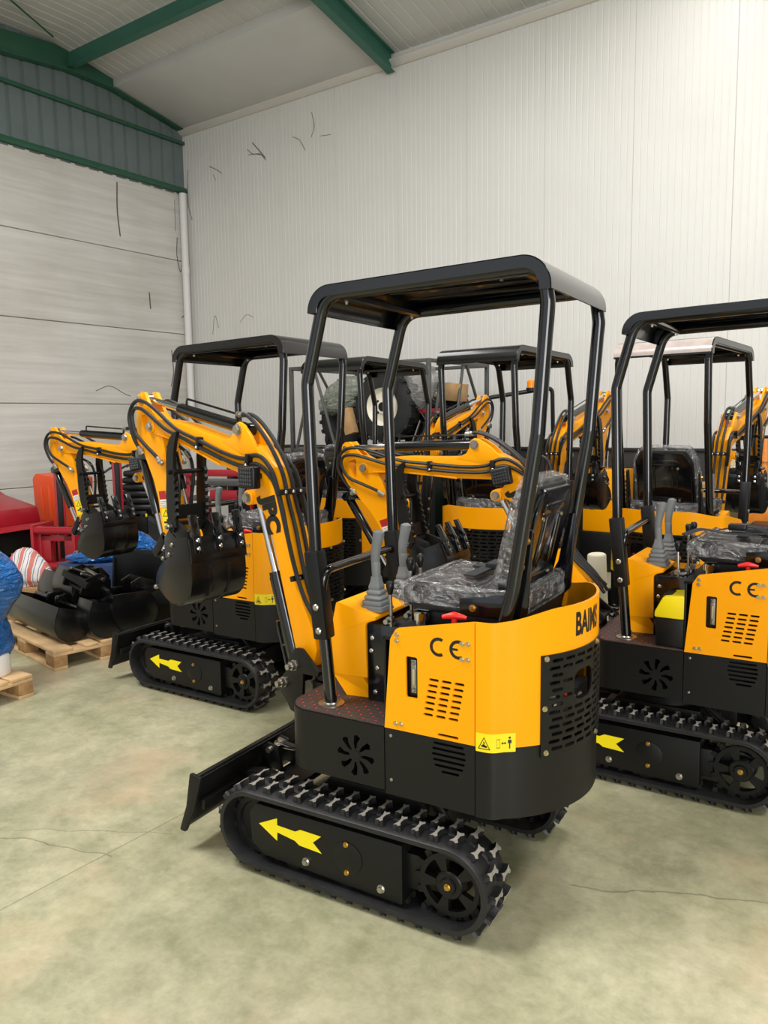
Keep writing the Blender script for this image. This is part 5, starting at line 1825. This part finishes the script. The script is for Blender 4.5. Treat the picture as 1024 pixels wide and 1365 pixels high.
loose_bucket('black bucket at the right end of the pallet, its round side plate to the front', pal(.70, .16, .148), A45, 0.30, -0.20, 1.0)
loose_bucket('narrow black bucket between the ditching bucket and the right-hand one', pal(.42, .14, .150), A45, 0.22, 0.10, .80)
loose_bucket('black bucket at the back of the heap, beside the striped bag', pal(.52, .98, .150), A45, 0.38, 0.2, 1.0)
loose_bucket('black bucket lying on top of the ditching bucket, under the coupler', pal(.42, .52, .33), A45, 0.36, 0.25, .80)
# quick coupler on top of the heap
q = placed('quick_coupler', 'black quick coupler with bright steel bars on top of the bucket heap', 'coupler', pal(.40, .26, .56), A45 + 0.5)
q.rotation_euler = (0.35, 0.25, A45 + 0.4)
for sg in (1, -1):
    bm = new()
    prism(bm, rpoly([(-.14, -.08), (.12, -.10), (.17, -.03), (.12, .06), (-.02, .10), (-.15, .04)], 0.02), .085 * sg, .10 * sg)
    obj('cheek_plate', bm, BLK, q, bevel=0.003)
for x, z in ((-.11, .0), (.12, -.03), (.02, .06)):
    bm = new(); cyl(bm, (x, -.12, z), (x, .12, z), .017, 14)
    obj('coupler_pin', bm, STL, q)
bm = new(); box(bm, -.10, .10, -.085, .085, -.07, -.045); box(bm, -.15, -.10, -.13, .13, -.02, .03)
obj('coupler_frame', bm, BLK, q, bevel=0.005)
for y in (-.05, .06):
    bm = new(); cyl(bm, (-.16, y, .07), (.13, y + .01, .02), .009, 10)
    obj('bright_bar', bm, STL, q)
# wide loader bucket standing behind the pallet
r = placed('loader_bucket', 'wide black loader bucket standing behind the bucket heap', 'bucket', (-1.96, 6.62, 0), R(-8))
bm = new()
prism(bm, rpoly([(-.05, .30), (.0, .30), (.03, .66), (.0, .67), (-.03, .64)], 0.008), -.38, .38, M=Matrix.Rotation(R(90), 4, 'Z'))
obj('back_plate', bm, PLS, r, bevel=0.012)
bm = new()
prof = [(-.05, .33), (-.10, .22), (-.08, .10), (0.0, .01), (.34, .0), (.36, .02), (.10, .05), (.0, .12), (-.02, .22), (.0, .33)]
prism(bm, prof, -.37, .37, M=Matrix.Rotation(R(90), 4, 'Z'))
obj('bucket_floor', bm, BLK, r, bevel=0.004)
for sg in (1, -1):
    bm = new()
    prism(bm, [(-.05, .60), (-.10, .22), (-.08, .10), (0, .01), (.34, .0), (.30, .12), (.08, .45), (0.02, .62)], .375 * sg, .36 * sg, M=Matrix.Rotation(R(90), 4, 'Z'))
    obj('side_plate', bm, BLK, r, bevel=0.003)

# blue things at the left
r = placed('blue_pallet_box', 'low blue plastic pallet box behind the bucket heap', 'box', (-2.43, 7.38, 0), R(-12))
bm = new()
box(bm, -.55, .55, -.36, .36, .13, .47)
for x in (-.53, -.06, .41):
    box(bm, x, x + .12, -.40, .40, 0, .13)
obj('box_body', bm, BLUP, r, bevel=0.012)
bm = new()
for x in (-.5, -.25, 0.0, .25):
    box(bm, x, x + .2, -.41, -.40, .20, .40)
obj('rib_panel', bm, BLUP, r, bevel=0.008)
bm = new(); lump(bm, rad=prof_rad([(0, .7), (.05, 1.0), (.12, 1.0), (.17, .72), (.22, .42), (.25, .12)], .20, .17), seed=4, amp=0.09)
tag(obj('wrapped_bundle', bm, BLUW, None, Matrix.Translation((-2.36, 7.42, .47)), ang=60), 'bundle in blue stretch film lying on the blue pallet box', 'bundle')
bm = new(); lump(bm, rad=prof_rad([(0, .7), (.03, 1.0), (.06, 1.0), (.10, .7), (.115, .2)], .24, .14), seed=14, amp=0.09)
tag(obj('wrapped_bundle', bm, BLUW, None, Matrix.Translation((-2.72, 7.22, .47)), ang=60), 'flat heap of blue film under the bucket of the left excavator', 'bundle')
bm = new(); lump(bm, rad=prof_rad([(0, .85), (.06, 1.05), (.14, .95), (.22, .70), (.30, .38), (.33, .1)], .23, .19), seed=8, amp=0.07)
tag(obj('striped_bag', bm, BAG, None, Matrix.Translation((-3.28, 7.05, .305)), ang=70), 'woven bag with red, white and blue stripes behind the bucket heap', 'bag')
bm = new()
box(bm, -.25, .25, -.20, .20, 0, .30)
tag(obj('wooden_crate', bm, WOODD, None, Matrix.Translation((-3.30, 7.05, 0)), bevel=0.008), 'low wooden box under the striped bag', 'box')
# blue wrapped bundle on the near pallet
r = placed('wrapped_machine', 'tall bundle in blue stretch film on the pallet at the left edge', 'bundle', (-2.60, 4.92, .144), 0)
bm = new(); lump(bm, 36, 26, prof_rad([(.10, .66), (.18, .80), (.28, .74), (.36, .66), (.44, .86), (.52, 1.12), (.62, 1.22), (.72, 1.05), (.80, .62), (.83, .15)], .21, .21), seed=2, amp=0.06)
obj('blue_film', bm, BLUW, r, ang=70)
bm = new(); cyl(bm, (0.02, 0, 0), (0.02, 0, .14), .135, 20)
obj('white_base', bm, PIPE, r, bevel=0.01)

# crimson machines by the left wall
r = placed('dumper', 'dark red dumper with a sloping tray at the left edge, by the concrete wall', 'dumper', (-4.62, 8.95, 0), R(-25))
bm = new()
prism(bm, [(-.62, 1.10), (-.55, 1.14), (-.10, .92), (.42, .80), (.46, .62), (-.50, .62)], -.40, .40)
obj('tray', bm, CRED, r, bevel=0.012)
bm = new(); prism(bm, [(-.60, .62), (.46, .62), (.52, .56), (-.60, .56)], -.44, .44)
prism(bm, [(-.12, .93), (.0, .86), (.10, .60), (-.02, .60)], -.45, -.40)
obj('tray_rim', bm, CRED, r, bevel=0.008)
bm = new(); box(bm, -.50, .42, -.30, .30, .30, .56); box(bm, -.2, .2, -.36, .36, .36, .50)
obj('chassis', bm, BLK, r, bevel=0.02)
for sx in (-.32, .28):
    for sg in (1, -1):
        bm = new(); lathe(bm, [(-.07, .12), (-.07, .20), (-.05, .235), (.05, .235), (.07, .20), (.07, .12)], (sx, .36 * sg, .235), (0, 1, 0), 24, loop=True)
        w = obj('wheel', bm, TYRE, r)
        bm = new(); lathe(bm, [(-.06, .0), (-.06, .13), (.06, .13), (.06, 0)], (sx, .36 * sg, .235), (0, 1, 0), 20)
        obj('rim', bm, STL, w)
# red attachment frame on the floor
r = placed('implement_carrier', 'bright crimson steel attachment frame with a round top bar', 'frame', (-3.52, 8.36, 0), R(-10))
bm = new()
for x0, x1, z0, z1 in ((-.24, -.19, 0, .66), (.17, .22, 0, .66), (-.20, .18, .20, .27), (-.20, -.08, .27, .56), (.08, .18, .27, .56), (-.20, .18, .50, .56)):
    box(bm, x0, x1, -.03, .03, z0, z1)
obj('plate', bm, CRED, r, bevel=0.008)
for y, z, q_ in ((-.05, .62, .042), (-.07, .24, .035)):
    bm = new(); tube(bm, [(-.26, y, z), (.24, y, z)], q_, 16)
    obj('round_bar', bm, CRED, r)
for x in (-.27, .215):
    bm = new(); box(bm, x, x + .035, -.10, .30, 0, .68)
    obj('side_plate', bm, CRED, r, bevel=0.006)
# pallet stacker mast
r = placed('stacker', 'red pallet stacker with two tall mast posts by the concrete wall', 'stacker', (-3.46, 9.15, 0), R(20))
for i, x in enumerate((-.32, .32)):
    bm = new()
    box(bm, x - .055, x + .055, -.05, .05, .10, 1.46)
    obj('mast_post', bm, CRED, r, bevel=0.006)
    bm = new(); box(bm, x - .03, x + .03, -.062, -.05, .20, 1.44)
    obj('mast_chain', bm, BLK, r, bevel=0.004)
bm = new(); box(bm, -.37, .37, -.04, .04, .30, .40); box(bm, -.37, .37, -.05, .05, .06, .16); box(bm, -.37, .37, .05, .25, .10, .42)
obj('stacker_base', bm, CRED, r, bevel=0.01)
bm = new()
for x in (-.25, .15):
    box(bm, x, x + .12, .25, .55, .08, .13)
obj('fork', bm, BLK, r, bevel=0.006)
for x in (-.28, .28):
    bm = new(); cyl(bm, (x - .04, .18, .075), (x + .04, .18, .075), .075, 18)
    obj('wheel', bm, PLS, r)
# orange tub
r = placed('orange_tub', 'bright orange dump tub leaning by the concrete wall', 'tub', (-4.16, 10.05, 0), R(-20))
bm = new()
prism(bm, rpoly([(-.20, .50), (.26, .46), (.30, 1.07), (.08, 1.10), (-.16, 1.14), (-.22, 1.08)], [.02, .02, .02, .05, .06, .06]), -.25, .25)
obj('tub_body', bm, ORG, r, bevel=0.02)
bm = new()
for x in (-.10, .02, .14):
    prism(bm, [(x, .55), (x + .05, .55), (x + .03, .98), (x + .005, .98)], -.265, -.25)
obj('pressed_rib', bm, ORG, r, bevel=0.006)
bm = new(); box(bm, -.2, .26, -.22, .22, 0, .5)
obj('stand', bm, BLK, r, bevel=0.01)
# ride-on machine with a padded seat, beyond the left excavator's bucket
r = placed('ride_on_cart', 'black ride-on cart with handlebars and a ribbed seat, beyond the left bucket', 'cart', (-3.13, 9.92, 0), R(0))
bm = new()
for k in range(6):
    z = .66 + .085 * k
    w = .26 - .018 * k
    box(bm, -w * .8, w * .8, -.16, .16, z, z + .078)
obj('ribbed_seat', bm, VINYL, r, bevel=0.03, seg=3)
bm = new(); box(bm, -.20, .16, -.20, -.17, .585, .625)
b = obj('bumper', bm, STK, r, bevel=0.004)
bm = new()
for k in range(3):
    prism(bm, [(-.19 + .12 * k, .587), (-.14 + .12 * k, .587), (-.10 + .12 * k, .623), (-.15 + .12 * k, .623)], -.203, -.2005)
obj('bumper_stripe', bm, INK, b)
bm = new(); box(bm, -.16, .16, -.2, .3, .35, .66)
obj('body', bm, BLK, r, bevel=0.02)
for y in (-.12, .35):
    bm = new(); lathe(bm, [(-.06, .14), (-.06, .27), (-.03, .31), (.03, .31), (.06, .27), (.06, .14)], (0.04, y, .31), (0, 1, 0), 28, loop=True)
    w = obj('wheel', bm, TYRE, r)
    bm = new(); lathe(bm, [(-.055, .04), (-.055, .145), (.05, .145), (.05, 0)], (0.04, y, .31), (0, 1, 0), 24)
    obj('rim', bm, STL, w)
bm = new()
tube(bm, [(-.22, 0, .40), (-.24, 0, .9), (-.22, 0, 1.18)], .022, 10)
tube(bm, spline([(-.40, -.1, 1.13), (-.30, -.04, 1.20), (-.22, 0, 1.18), (-.12, .06, 1.22), (-.06, .1, 1.15)], 5), .014, 8)
obj('handlebar', bm, PLS, r)
for x, y in ((-.30, -.06), (-.14, .06)):
    bm = new(); tube(bm, [(x, y, 1.19), (x + .01, y, 1.27)], .006, 6); lathe(bm, [(0, .0), (.004, .055), (.02, .05), (.024, 0)], (x + .02, y - .01, 1.28), (0.3, 1, 0.1), 16)
    obj('mirror', bm, PLS, r)
# red and grey bench behind the left excavator
r = placed('workbench', 'red steel bench with grey shelves behind the left excavator', 'bench', (-1.66, 8.2, 0), R(-20))
for z in (.94, 1.10):
    bm = new(); box(bm, -.36, .40, -.2, .2, z, z + .045)
    obj('shelf', bm, FRM, r, bevel=0.005)
bm = new(); box(bm, -.38, .42, -.23, -.19, 1.20, 1.27); box(bm, -.05, .42, -.24, -.19, .96, 1.06)
obj('red_rail', bm, CRED, r, bevel=0.006)
for x in (-.36, .36):
    bm = new(); box(bm, x, x + .05, -.2, -.15, 0, 1.27); box(bm, x, x + .05, .15, .2, 0, 1.10)
    obj('bench_leg', bm, CRED, r, bevel=0.004)
bm = new(); box(bm, -.15, -.03, -.12, .08, .985, 1.08)
tag(obj('white_box', bm, PIPE, None, Matrix.Translation((-1.66, 8.2, 0)) @ Matrix.Rotation(R(-20), 4, 'Z'), bevel=0.006), 'small white box on the shelf of the red bench', 'box')

# black steel bin against the back wall with the crated tractor on top
def hthing(name, label, cat, x, y, z=0.0, rz=0.0, group=None):
    p = hpt(x, y, z)
    return empty(name, label, cat, p, HROT + rz, group)
r = hthing('steel_bin', 'long black steel bin under the crated tractor', 'bin', 4.6, -1.30)
bm = new(); box(bm, -1.7, 1.5, -.72, 1.1, .05, 1.36)
obj('bin_body', bm, BLK, r, bevel=0.01)
bm = new()
for k in range(9):
    box(bm, -1.6 + .37 * k, -1.55 + .37 * k, -.75, -.72, .05, 1.36)
box(bm, -1.72, 1.52, -.76, 1.1, 1.33, 1.375)
obj('bin_frame', bm, BLK, r, bevel=0.004)
r = hthing('steel_crate', 'grey steel tube crate around the tractor on the black bin', 'crate', 5.03, -1.33, 1.38)
X0, X1, Y0, Y1, ZT = -.98, .98, -.66, .66, 1.02
for x in (X0, X1):
    for y in (Y0, Y1):
        bm = new(); box(bm, x - .022, x + .022, y - .022, y + .022, 0, ZT)
        obj('corner_post', bm, FRM, r, bevel=0.003)
for z in (.0, ZT - .04):
    for y in (Y0, Y1):
        bm = new(); box(bm, X0, X1, y - .02, y + .02, z, z + .04)
        obj('crate_rail', bm, FRM, r, bevel=0.003)
    for x in (X0, X1):
        bm = new(); box(bm, x - .02, x + .02, Y0, Y1, z, z + .04)
        obj('crate_rail', bm, FRM, r, bevel=0.003)
for (a, b) in (((X0 + .35, Y0, ZT), (X0 + .68, Y0, 0)), ((X0 + .35, Y0, ZT), (X0 + .05, Y0, 0)), ((X1 - .40, Y0, ZT), (X1 - .62, Y0, 0)), ((X1, Y0 + .3, ZT), (X1, Y0 + .1, .3)), ((X1, Y0 + .75, ZT), (X1, Y0 + .5, 0)), ((X1, Y0 + .8, ZT), (X1, Y1, .2)), ((X0, Y0 + .5, ZT), (X0, Y1, 0))):
    bm = new(); cyl(bm, a, b, .018, 8)
    obj('brace', bm, FRM, r)
t = hthing('crated_tractor', 'partly dismantled tractor with a cream wheel rim inside the steel crate', 'tractor', 5.03, -1.33, 1.40)
def wheel(parent, x, y, z, R0, w, rimr, rimmat):
    bm = new()
    lathe(bm, [(-w, rimr), (-w, R0 * .86), (-w * .8, R0 * .97), (w * .8, R0 * .97), (w, R0 * .86), (w, rimr)], (x, y, z), (0, 1, 0), 36, loop=True)
    for k in range(18):
        a = 2 * PI * k / 18
        for sg in (1, -1):
            M = Matrix.Translation((x, y, z)) @ Matrix.Rotation(a + .08 * sg, 4, 'Y')
            box(bm, R0 * .93, R0 * 1.02, .0 if sg > 0 else -w * .98, w * .98 if sg > 0 else 0.0, -.022, .022, M=M)
    ty = obj('tyre', bm, TYRE, parent)
    bm = new()
    lathe(bm, [(-w * .9, 0), (-w * .9, rimr * .35), (-w * .6, rimr * .4), (-w * .55, rimr * .8), (-w * .95, rimr), (-w * .95, rimr * 1.04), (w * .95, rimr * 1.04), (w * .95, 0)], (x, y, z), (0, 1, 0), 36)
    rm = obj('rim', bm, rimmat, ty)
    bm = new()
    lathe(bm, [(-w * .95, 0), (-w * .95, rimr * .24), (-w * .6, rimr * .24), (-w * .6, 0)], (x, y, z), (0, 1, 0), 20)
    for k in range(5):
        a = 2 * PI * k / 5
        hexbolt(bm, (x + .33 * rimr * 1.5 * math.cos(a), y - w * .60, z + .33 * rimr * 1.5 * math.sin(a)), (0, -1, 0), .012, .012)
    obj('hub', bm, BLK, rm)
wheel(t, .30, -.46, .50, .40, .12, .215, CREAM)
wheel(t, -.42, -.30, .36, .34, .11, .18, TYRE)
wheel(t, .62, .20, .42, .36, .11, .20, TYRE)
bm = new()
box(bm, -.60, -.20, -.15, .25, .18, .50); box(bm, -.2, .9, -.1, .2, .30, .50)
cyl(bm, (-.75, -.2, .12), (-.75, .2, .12), .12, 20)
box(bm, .45, .95, -.35, .0, .08, .32)
obj('gearbox', bm, BLK, t, bevel=0.02)
rg = random.Random(12)
for k in range(9):
    bm = new()
    p0 = Vector((rg.uniform(.45, .9), rg.uniform(-.45, -.1), rg.uniform(.35, .7)))
    P = [p0] + [p0 + Vector((rg.uniform(-.2, .2), rg.uniform(-.12, .1), rg.uniform(-.25, .25))) for _ in range(3)]
    tube(bm, spline(P, 5), .014, 7)
    obj('loose_hose', bm, HOS, t)
for k in range(5):
    bm = new()
    c = Vector((.62 + .07 * k, -.40 + .05 * (k % 3), .52 + .05 * ((k * 2) % 3)))
    lathe(bm, [(-.05, .0), (-.05, .05), (-.02, .065), (.03, .06), (.05, .03), (.05, 0)], c, (rg.uniform(-1, 1), -1, rg.uniform(-.5, 1)), 14)
    obj('engine_fitting', bm, PLS if k % 2 else STL, t)
bm = new(); tube(bm, spline([(.50, -.40, .02), (.62, -.44, .10), (.70, -.40, .34)], 5), .012, 8)
obj('steel_lever', bm, STL, t)
bm = new(); box(bm, .70, .95, -.44, -.34, .42, .47)
obj('red_bracket', bm, CRED, t, bevel=0.006)
M0 = Matrix.Translation(hpt(5.03, -1.33, 1.40)) @ Matrix.Rotation(HROT, 4, 'Z')
bm = new(); lump(bm, 30, 14, prof_rad([(0, .7), (.08, .95), (.22, .9), (.34, .6), (.40, .15)], .40, .20), seed=21, amp=.12)
tag(obj('plastic_sheet', bm, GRNW, None, M0 @ Matrix.Translation((-.32, -.35, .48)) @ Matrix.Rotation(R(-18), 4, 'Y'), ang=70), 'greenish plastic sheet thrown over the left tyre in the crate', 'sheet')
bm = new(); lump(bm, 30, 16, prof_rad([(0, .3), (.08, .7), (.20, .8), (.36, .95), (.46, .7), (.50, .2)], .21, .16), seed=22, amp=.13)
tag(obj('plastic_bag', bm, CLRW, None, M0 @ Matrix.Translation((.72, -.40, .46)), ang=70), 'crumpled clear plastic bag hanging right of the cream wheel rim', 'bag')
bm = new(); box(bm, -.065, .065, -.05, .05, -.15, .15)
tag(obj('cardboard_box', bm, CARD, None, M0 @ Matrix.Translation((-.14, -.62, .34)) @ Matrix.Rotation(R(-16), 4, 'Y'), bevel=.004), 'narrow brown cardboard box tilted beside the cream wheel', 'box')
bm = new(); box(bm, -.12, .12, -.1, .1, -.10, .10)
tag(obj('cardboard_box', bm, CARD, None, M0 @ Matrix.Translation((.86, .10, .66)) @ Matrix.Rotation(R(6), 4, 'Y'), bevel=.004), 'brown cardboard box at the right of the steel crate', 'box')

# green tractor with a roll bar and an amber beacon, and a vented yellow cabinet
r = hthing('green_tractor', 'small green tractor with a black roll bar and amber beacon by the back wall', 'tractor', 6.45, -1.35)
bm = new(); prism(bm, rpoly([(-.28, .55), (-.28, .94), (-.20, 1.02), (.26, 1.03), (.30, .55)], [.02, .05, .05, .03, .02]), -.42, -.06)
obj('hood', bm, GRN, r, bevel=.02)
bm = new(); box(bm, -.26, .55, -.34, .40, .25, .56)
obj('chassis', bm, BLK, r, bevel=.02)
for x, y, rr in ((-.12, -.42, .22), (-.12, .30, .22), (.42, -.34, .32), (.42, .50, .32)):
    bm = new(); lathe(bm, [(-.07, .1), (-.07, rr * .85), (-.05, rr), (.05, rr), (.07, rr * .85), (.07, .1)], (x, y, rr), (0, 1, 0), 24, loop=True)
    w = obj('wheel', bm, TYRE, r)
    bm = new(); lathe(bm, [(-.06, 0), (-.06, rr * .5), (.06, rr * .5), (.06, 0)], (x, y, rr), (0, 1, 0), 18)
    obj('rim', bm, GRN, w)
bm = new()
tube(bm, fillet([(-.10, .02, .5), (-.10, .02, 1.96), (-.05, .05, 1.985), (.50, .45, 2.085), (.54, .47, .5)], .06), .024, 10)
obj('roll_bar', bm, PLS, r)
bm = new(); cyl(bm, (.31, .305, 2.05), (.31, .305, 2.085), .055, 18)
bc = obj('beacon_base', bm, PLS, r)
bm = new(); lathe(bm, [(0, .045), (.07, .043), (.085, .03), (.085, 0)], (.31, .305, 2.085), (0, 0, 1), 18)
obj('beacon_lens', bm, AMB, bc)
bm = new(); box(bm, .34, .54, .0, .36, .56, .72); box(bm, .48, .55, .0, .36, .7, 1.05)
obj('tractor_seat', bm, VINYL, r, bevel=.03)
r = hthing('yellow_cabinet', 'yellow machine cabinet with black side vents by the back wall', 'cabinet', 7.42, -.36)
bm = new(); box(bm, -.22, .24, -.22, .16, .45, 1.16)
obj('cabinet_body', bm, YEL, r, bevel=.015)
bm = new()
for k in range(9):
    box(bm, .16, .245, -.224, -.218, .62 + .05 * k, .645 + .05 * k)
    box(bm, .238, .2445, -.22, -.10, .62 + .05 * k, .645 + .05 * k)
obj('vent', bm, INK, r)
bm = new(); box(bm, -.24, .26, -.24, .18, 0, .45)
obj('base', bm, BLK, r, bevel=.01)
for x in (.02, .08, .14):
    bm = new(); tube(bm, [(x, -.1, 1.16), (x, -.1, 1.32 + x * .3)], .012, 8); cyl(bm, (x, -.1, 1.30 + x * .3), (x, -.1, 1.36 + x * .3), .018, 8)
    obj('lever', bm, STL, r)
bm = new(); tube(bm, [(0, 0, 0.0), (-.02, 0, .45), (-.04, 0, .90)], [.062, .062, .058], 18)
tag(obj('plastic_drum', bm, CREAMP, None, Matrix.Translation((1.375, 4.85, 0)), bevel=0.015, ang=60), 'tall narrow cream plastic drum between the foreground and back-row excavators', 'drum')

# right-hand side by the back wall
r = hthing('attachment_rack', 'black steel rack holding an orange hydraulic drive, at the right by the wall', 'rack', 9.12, -.62)
bm = new()
for x in (-.10, .55):
    box(bm, x - .04, x + .04, -.10, -.02, 0, 1.72)
    box(bm, x - .04, x + .04, .25, .33, 0, 1.4)
obj('rack_post', bm, PLS, r, bevel=.005)
bm = new()
for z, h in ((1.50, .05), (1.32, .03), (1.12, .10), (.98, .05), (.30, .05)):
    box(bm, -.35, .60, -.09, -.03, z, z + h)
obj('rack_beam', bm, PLS, r, bevel=.005)
d = hthing('hydraulic_drive', 'orange hydraulic drive unit hanging in the black rack at the right edge', 'drive', 9.12, -.80)
bm = new()
prism(bm, rpoly([(-.11, .66), (.11, .66), (.12, .80), (.08, .86), (.08, .94), (.12, .98), (.10, 1.06), (-.10, 1.06), (-.12, .98), (-.08, .93), (-.08, .86), (-.12, .80)], .02), -.09, .09)
obj('drive_body', bm, ORG2, d, bevel=.012)
bm = new(); cyl(bm, (0, 0, 1.04), (0, 0, 1.52), .05, 18); cyl(bm, (0, 0, 1.30), (0, 0, 1.40), .07, 18)
obj('drive_head', bm, ORG2, d)
for z in (.72, .80, .93):
    bm = new(); cyl(bm, (-.17, -.03, z), (.15, -.03, z), .016, 8); lathe(bm, [(0, .0), (.03, .03), (.05, .03), (.05, 0)], (-.19, -.03, z), (1, 0, 0), 8)
    obj('cross_bolt', bm, PLS, d)
r = hthing('beige_board', 'beige board with a row of small holes leaning on the back wall', 'board', 8.82, -.38)
bm = new(); prism(bm, [(-.09, 0), (.11, 0), (.11, 1.24), (-.09, 1.30)], -.015, .015)
obj('board', bm, BEI, r, bevel=.004)
bm = new()
for k in range(14):
    cyl(bm, (-.055, -.016, .25 + .07 * k), (-.055, -.0145, .25 + .07 * k), .007, 8)
obj('hole', bm, INK, r)
GB = 'cardboard boxes stacked by the back wall'
for k, (z, s, l) in enumerate(((0.0, .34, 'brown cardboard box at the foot of the stack by the wall'), (.345, .34, 'brown cardboard box in the middle of the stack by the wall'), (.69, .185, 'flat brown cardboard box third from the floor by the wall'), (.88, .185, 'topmost brown cardboard box of the stack by the wall'))):
    bm = new(); box(bm, -.17, .17, -.15, .15, z, z + s)
    b = obj('cardboard_box', bm, CARD, None, HALL @ Matrix.Translation((8.58, -.72, 0)) @ Matrix.Rotation(R(4 * (k % 2)), 4, 'Z'), bevel=.004)
    tag(b, l, 'box', GB)
r = hthing('power_pack', 'black power pack with a steel lever at the right edge of the photo', 'power pack', 9.55, -1.75)
bm = new(); box(bm, -.38, .42, -.25, .25, .05, .80)
obj('pack_body', bm, PLS, r, bevel=.02)
bm = new(); box(bm, -.39, .43, -.26, .26, .50, .515)
obj('trim_strip', bm, STL, r)
bm = new(); cyl(bm, (-.22, -.32, .42), (-.22, -.32, .66), .018, 10); lathe(bm, [(0, .03), (.03, .045), (.06, .03), (.06, 0)], (-.22, -.32, .66), (0, 0, 1), 14); box(bm, -.26, -.18, -.34, -.24, .40, .44)
obj('lever', bm, STL, r)

# toolbox standing on the floor mat of the right-hand excavator
MB = Matrix.Translation((1.4426, 3.8888, 0)) @ Matrix.Rotation(R(147.8), 4, 'Z')
t = empty('toolbox', 'black toolbox with a yellow lid on the floor mat of the right excavator', 'toolbox', MB @ Vector((-.085, .288, .684)), R(147.8))
bm = new(); prism(bm, [(-.062, 0), (.062, 0), (.068, .135), (-.062, .135)], -.082, .082)
obj('box_body', bm, PLS, t, bevel=.006)
bm = new(); prism(bm, [(-.064, .136), (.072, .136), (.070, .165), (.035, .235), (-.064, .250)], -.086, .086)
obj('lid', bm, STK, t, bevel=.008)
bm = new(); prism(bm, [(.050, .2255), (.040, .2405), (.0, .2485), (.0, .2415)], -.045, .045)
obj('lid_handle', bm, PLS, t, bevel=.003)
# loose lap belt on the right excavator's seat
bl = empty('lap_belt', 'black folded seat belt lying on the film-covered seat of the right excavator', 'belt', MB @ Vector((-.30, .0, 1.168)), R(147.8))
def strap(bm, pts, w, th=.006):
    P = spline(pts, 6)
    a, b = [], []
    for i, p in enumerate(P):
        t_ = (P[min(i + 1, len(P) - 1)] - P[max(i - 1, 0)]).normalized()
        s = t_.cross(Vector((0, 0, 1))).normalized() * w / 2
        a.append((bm.verts.new(p + s), bm.verts.new(p + s + Vector((0, 0, th)))))
        b.append((bm.verts.new(p - s), bm.verts.new(p - s + Vector((0, 0, th)))))
    for i in range(len(P) - 1):
        bm.faces.new((a[i][0], a[i + 1][0], a[i + 1][1], a[i][1]))
        bm.faces.new((b[i][0], b[i][1], b[i + 1][1], b[i + 1][0]))
        bm.faces.new((a[i][1], a[i + 1][1], b[i + 1][1], b[i][1]))
        bm.faces.new((a[i][0], b[i][0], b[i + 1][0], a[i + 1][0]))
    bm.faces.new((a[0][0], a[0][1], b[0][1], b[0][0]))
    bm.faces.new((a[-1][0], b[-1][0], b[-1][1], a[-1][1]))
bm = new(); strap(bm, [(.20, .20, .02), (.13, .16, .045), (.04, .12, .03), (-.06, .10, .028), (-.16, .04, .02)], .055)
obj('webbing', bm, BELT, bl)
bm = new(); strap(bm, [(.10, .02, .02), (.0, .06, .05), (-.10, .10, .06), (-.18, .15, .03)], .05)
obj('webbing', bm, BELT, bl)
bm = new(); box(bm, -.06, .02, .06, .12, .045, .075)
bk_ = obj('buckle', bm, PLS, bl, bevel=.008)
bm = new(); box(bm, -.03, -.01, .08, .10, .075, .079)
obj('release_button', bm, RED, bk_)
# ------------------------------------------------------------------ light and render look
def area(name, loc, target, sx, sy, power, rgb=(1, 1, 1)):
    l = bpy.data.lights.new(name, 'AREA')
    l.shape = 'RECTANGLE'
    l.size, l.size_y = sx, sy
    l.energy = power
    l.color = rgb
    o = bpy.data.objects.new(name, l)
    o.matrix_world = HALL @ Matrix.Translation(loc)
    d = (Vector(target) - Vector(loc))
    q = d.to_track_quat('-Z', 'Y').to_matrix().to_4x4()
    o.matrix_world = HALL @ Matrix.Translation(loc) @ q
    COL.objects.link(o)
area('door_daylight', (17, -14, 2.6), (8, -4, 1.5), 5, 4.5, 430, (1.0, 0.99, 0.97))
area('hall_lamp', (9.5, -4.0, 6.7), (9.5, -4.0, 0), 1.2, 3.0, 150, (1.0, 0.99, 0.97))
area('wall_lamp', (8.3, -1.3, 6.55), (8.3, -0.4, 0), 0.6, 0.6, 14, (1.0, 0.97, 0.92))
area('hall_lamp', (13.5, -7.0, 6.7), (13.5, -7.0, 0), 1.2, 3.0, 200, (1.0, 0.99, 0.97))
area('hall_lamp', (4.5, -4.5, 6.7), (4.5, -4.5, 0), 1.2, 3.0, 60, (1.0, 0.99, 0.97))
area('hall_lamp', (6.5, -9.5, 6.7), (6.5, -9.5, 0), 1.2, 3.0, 300, (1.0, 0.99, 0.97))
w = bpy.data.worlds.new('world')
SC.world = w
w.use_nodes = True
bg = w.node_tree.nodes['Background']
bg.inputs['Color'].default_value = (0.86, 0.92, 1.0, 1)
bg.inputs['Strength'].default_value = 0.65
vs = SC.view_settings
vs.view_transform = 'Standard'
vs.look = 'None'
vs.gamma = 1.0
vs.use_curve_mapping = False
vs.exposure = 0.63
SC.cycles.use_denoising = True
SC.cycles.max_bounces = 8
SC.cycles.diffuse_bounces = 4
SC.cycles.transparent_max_bounces = 8
SC.cycles.sample_clamp_indirect = 6
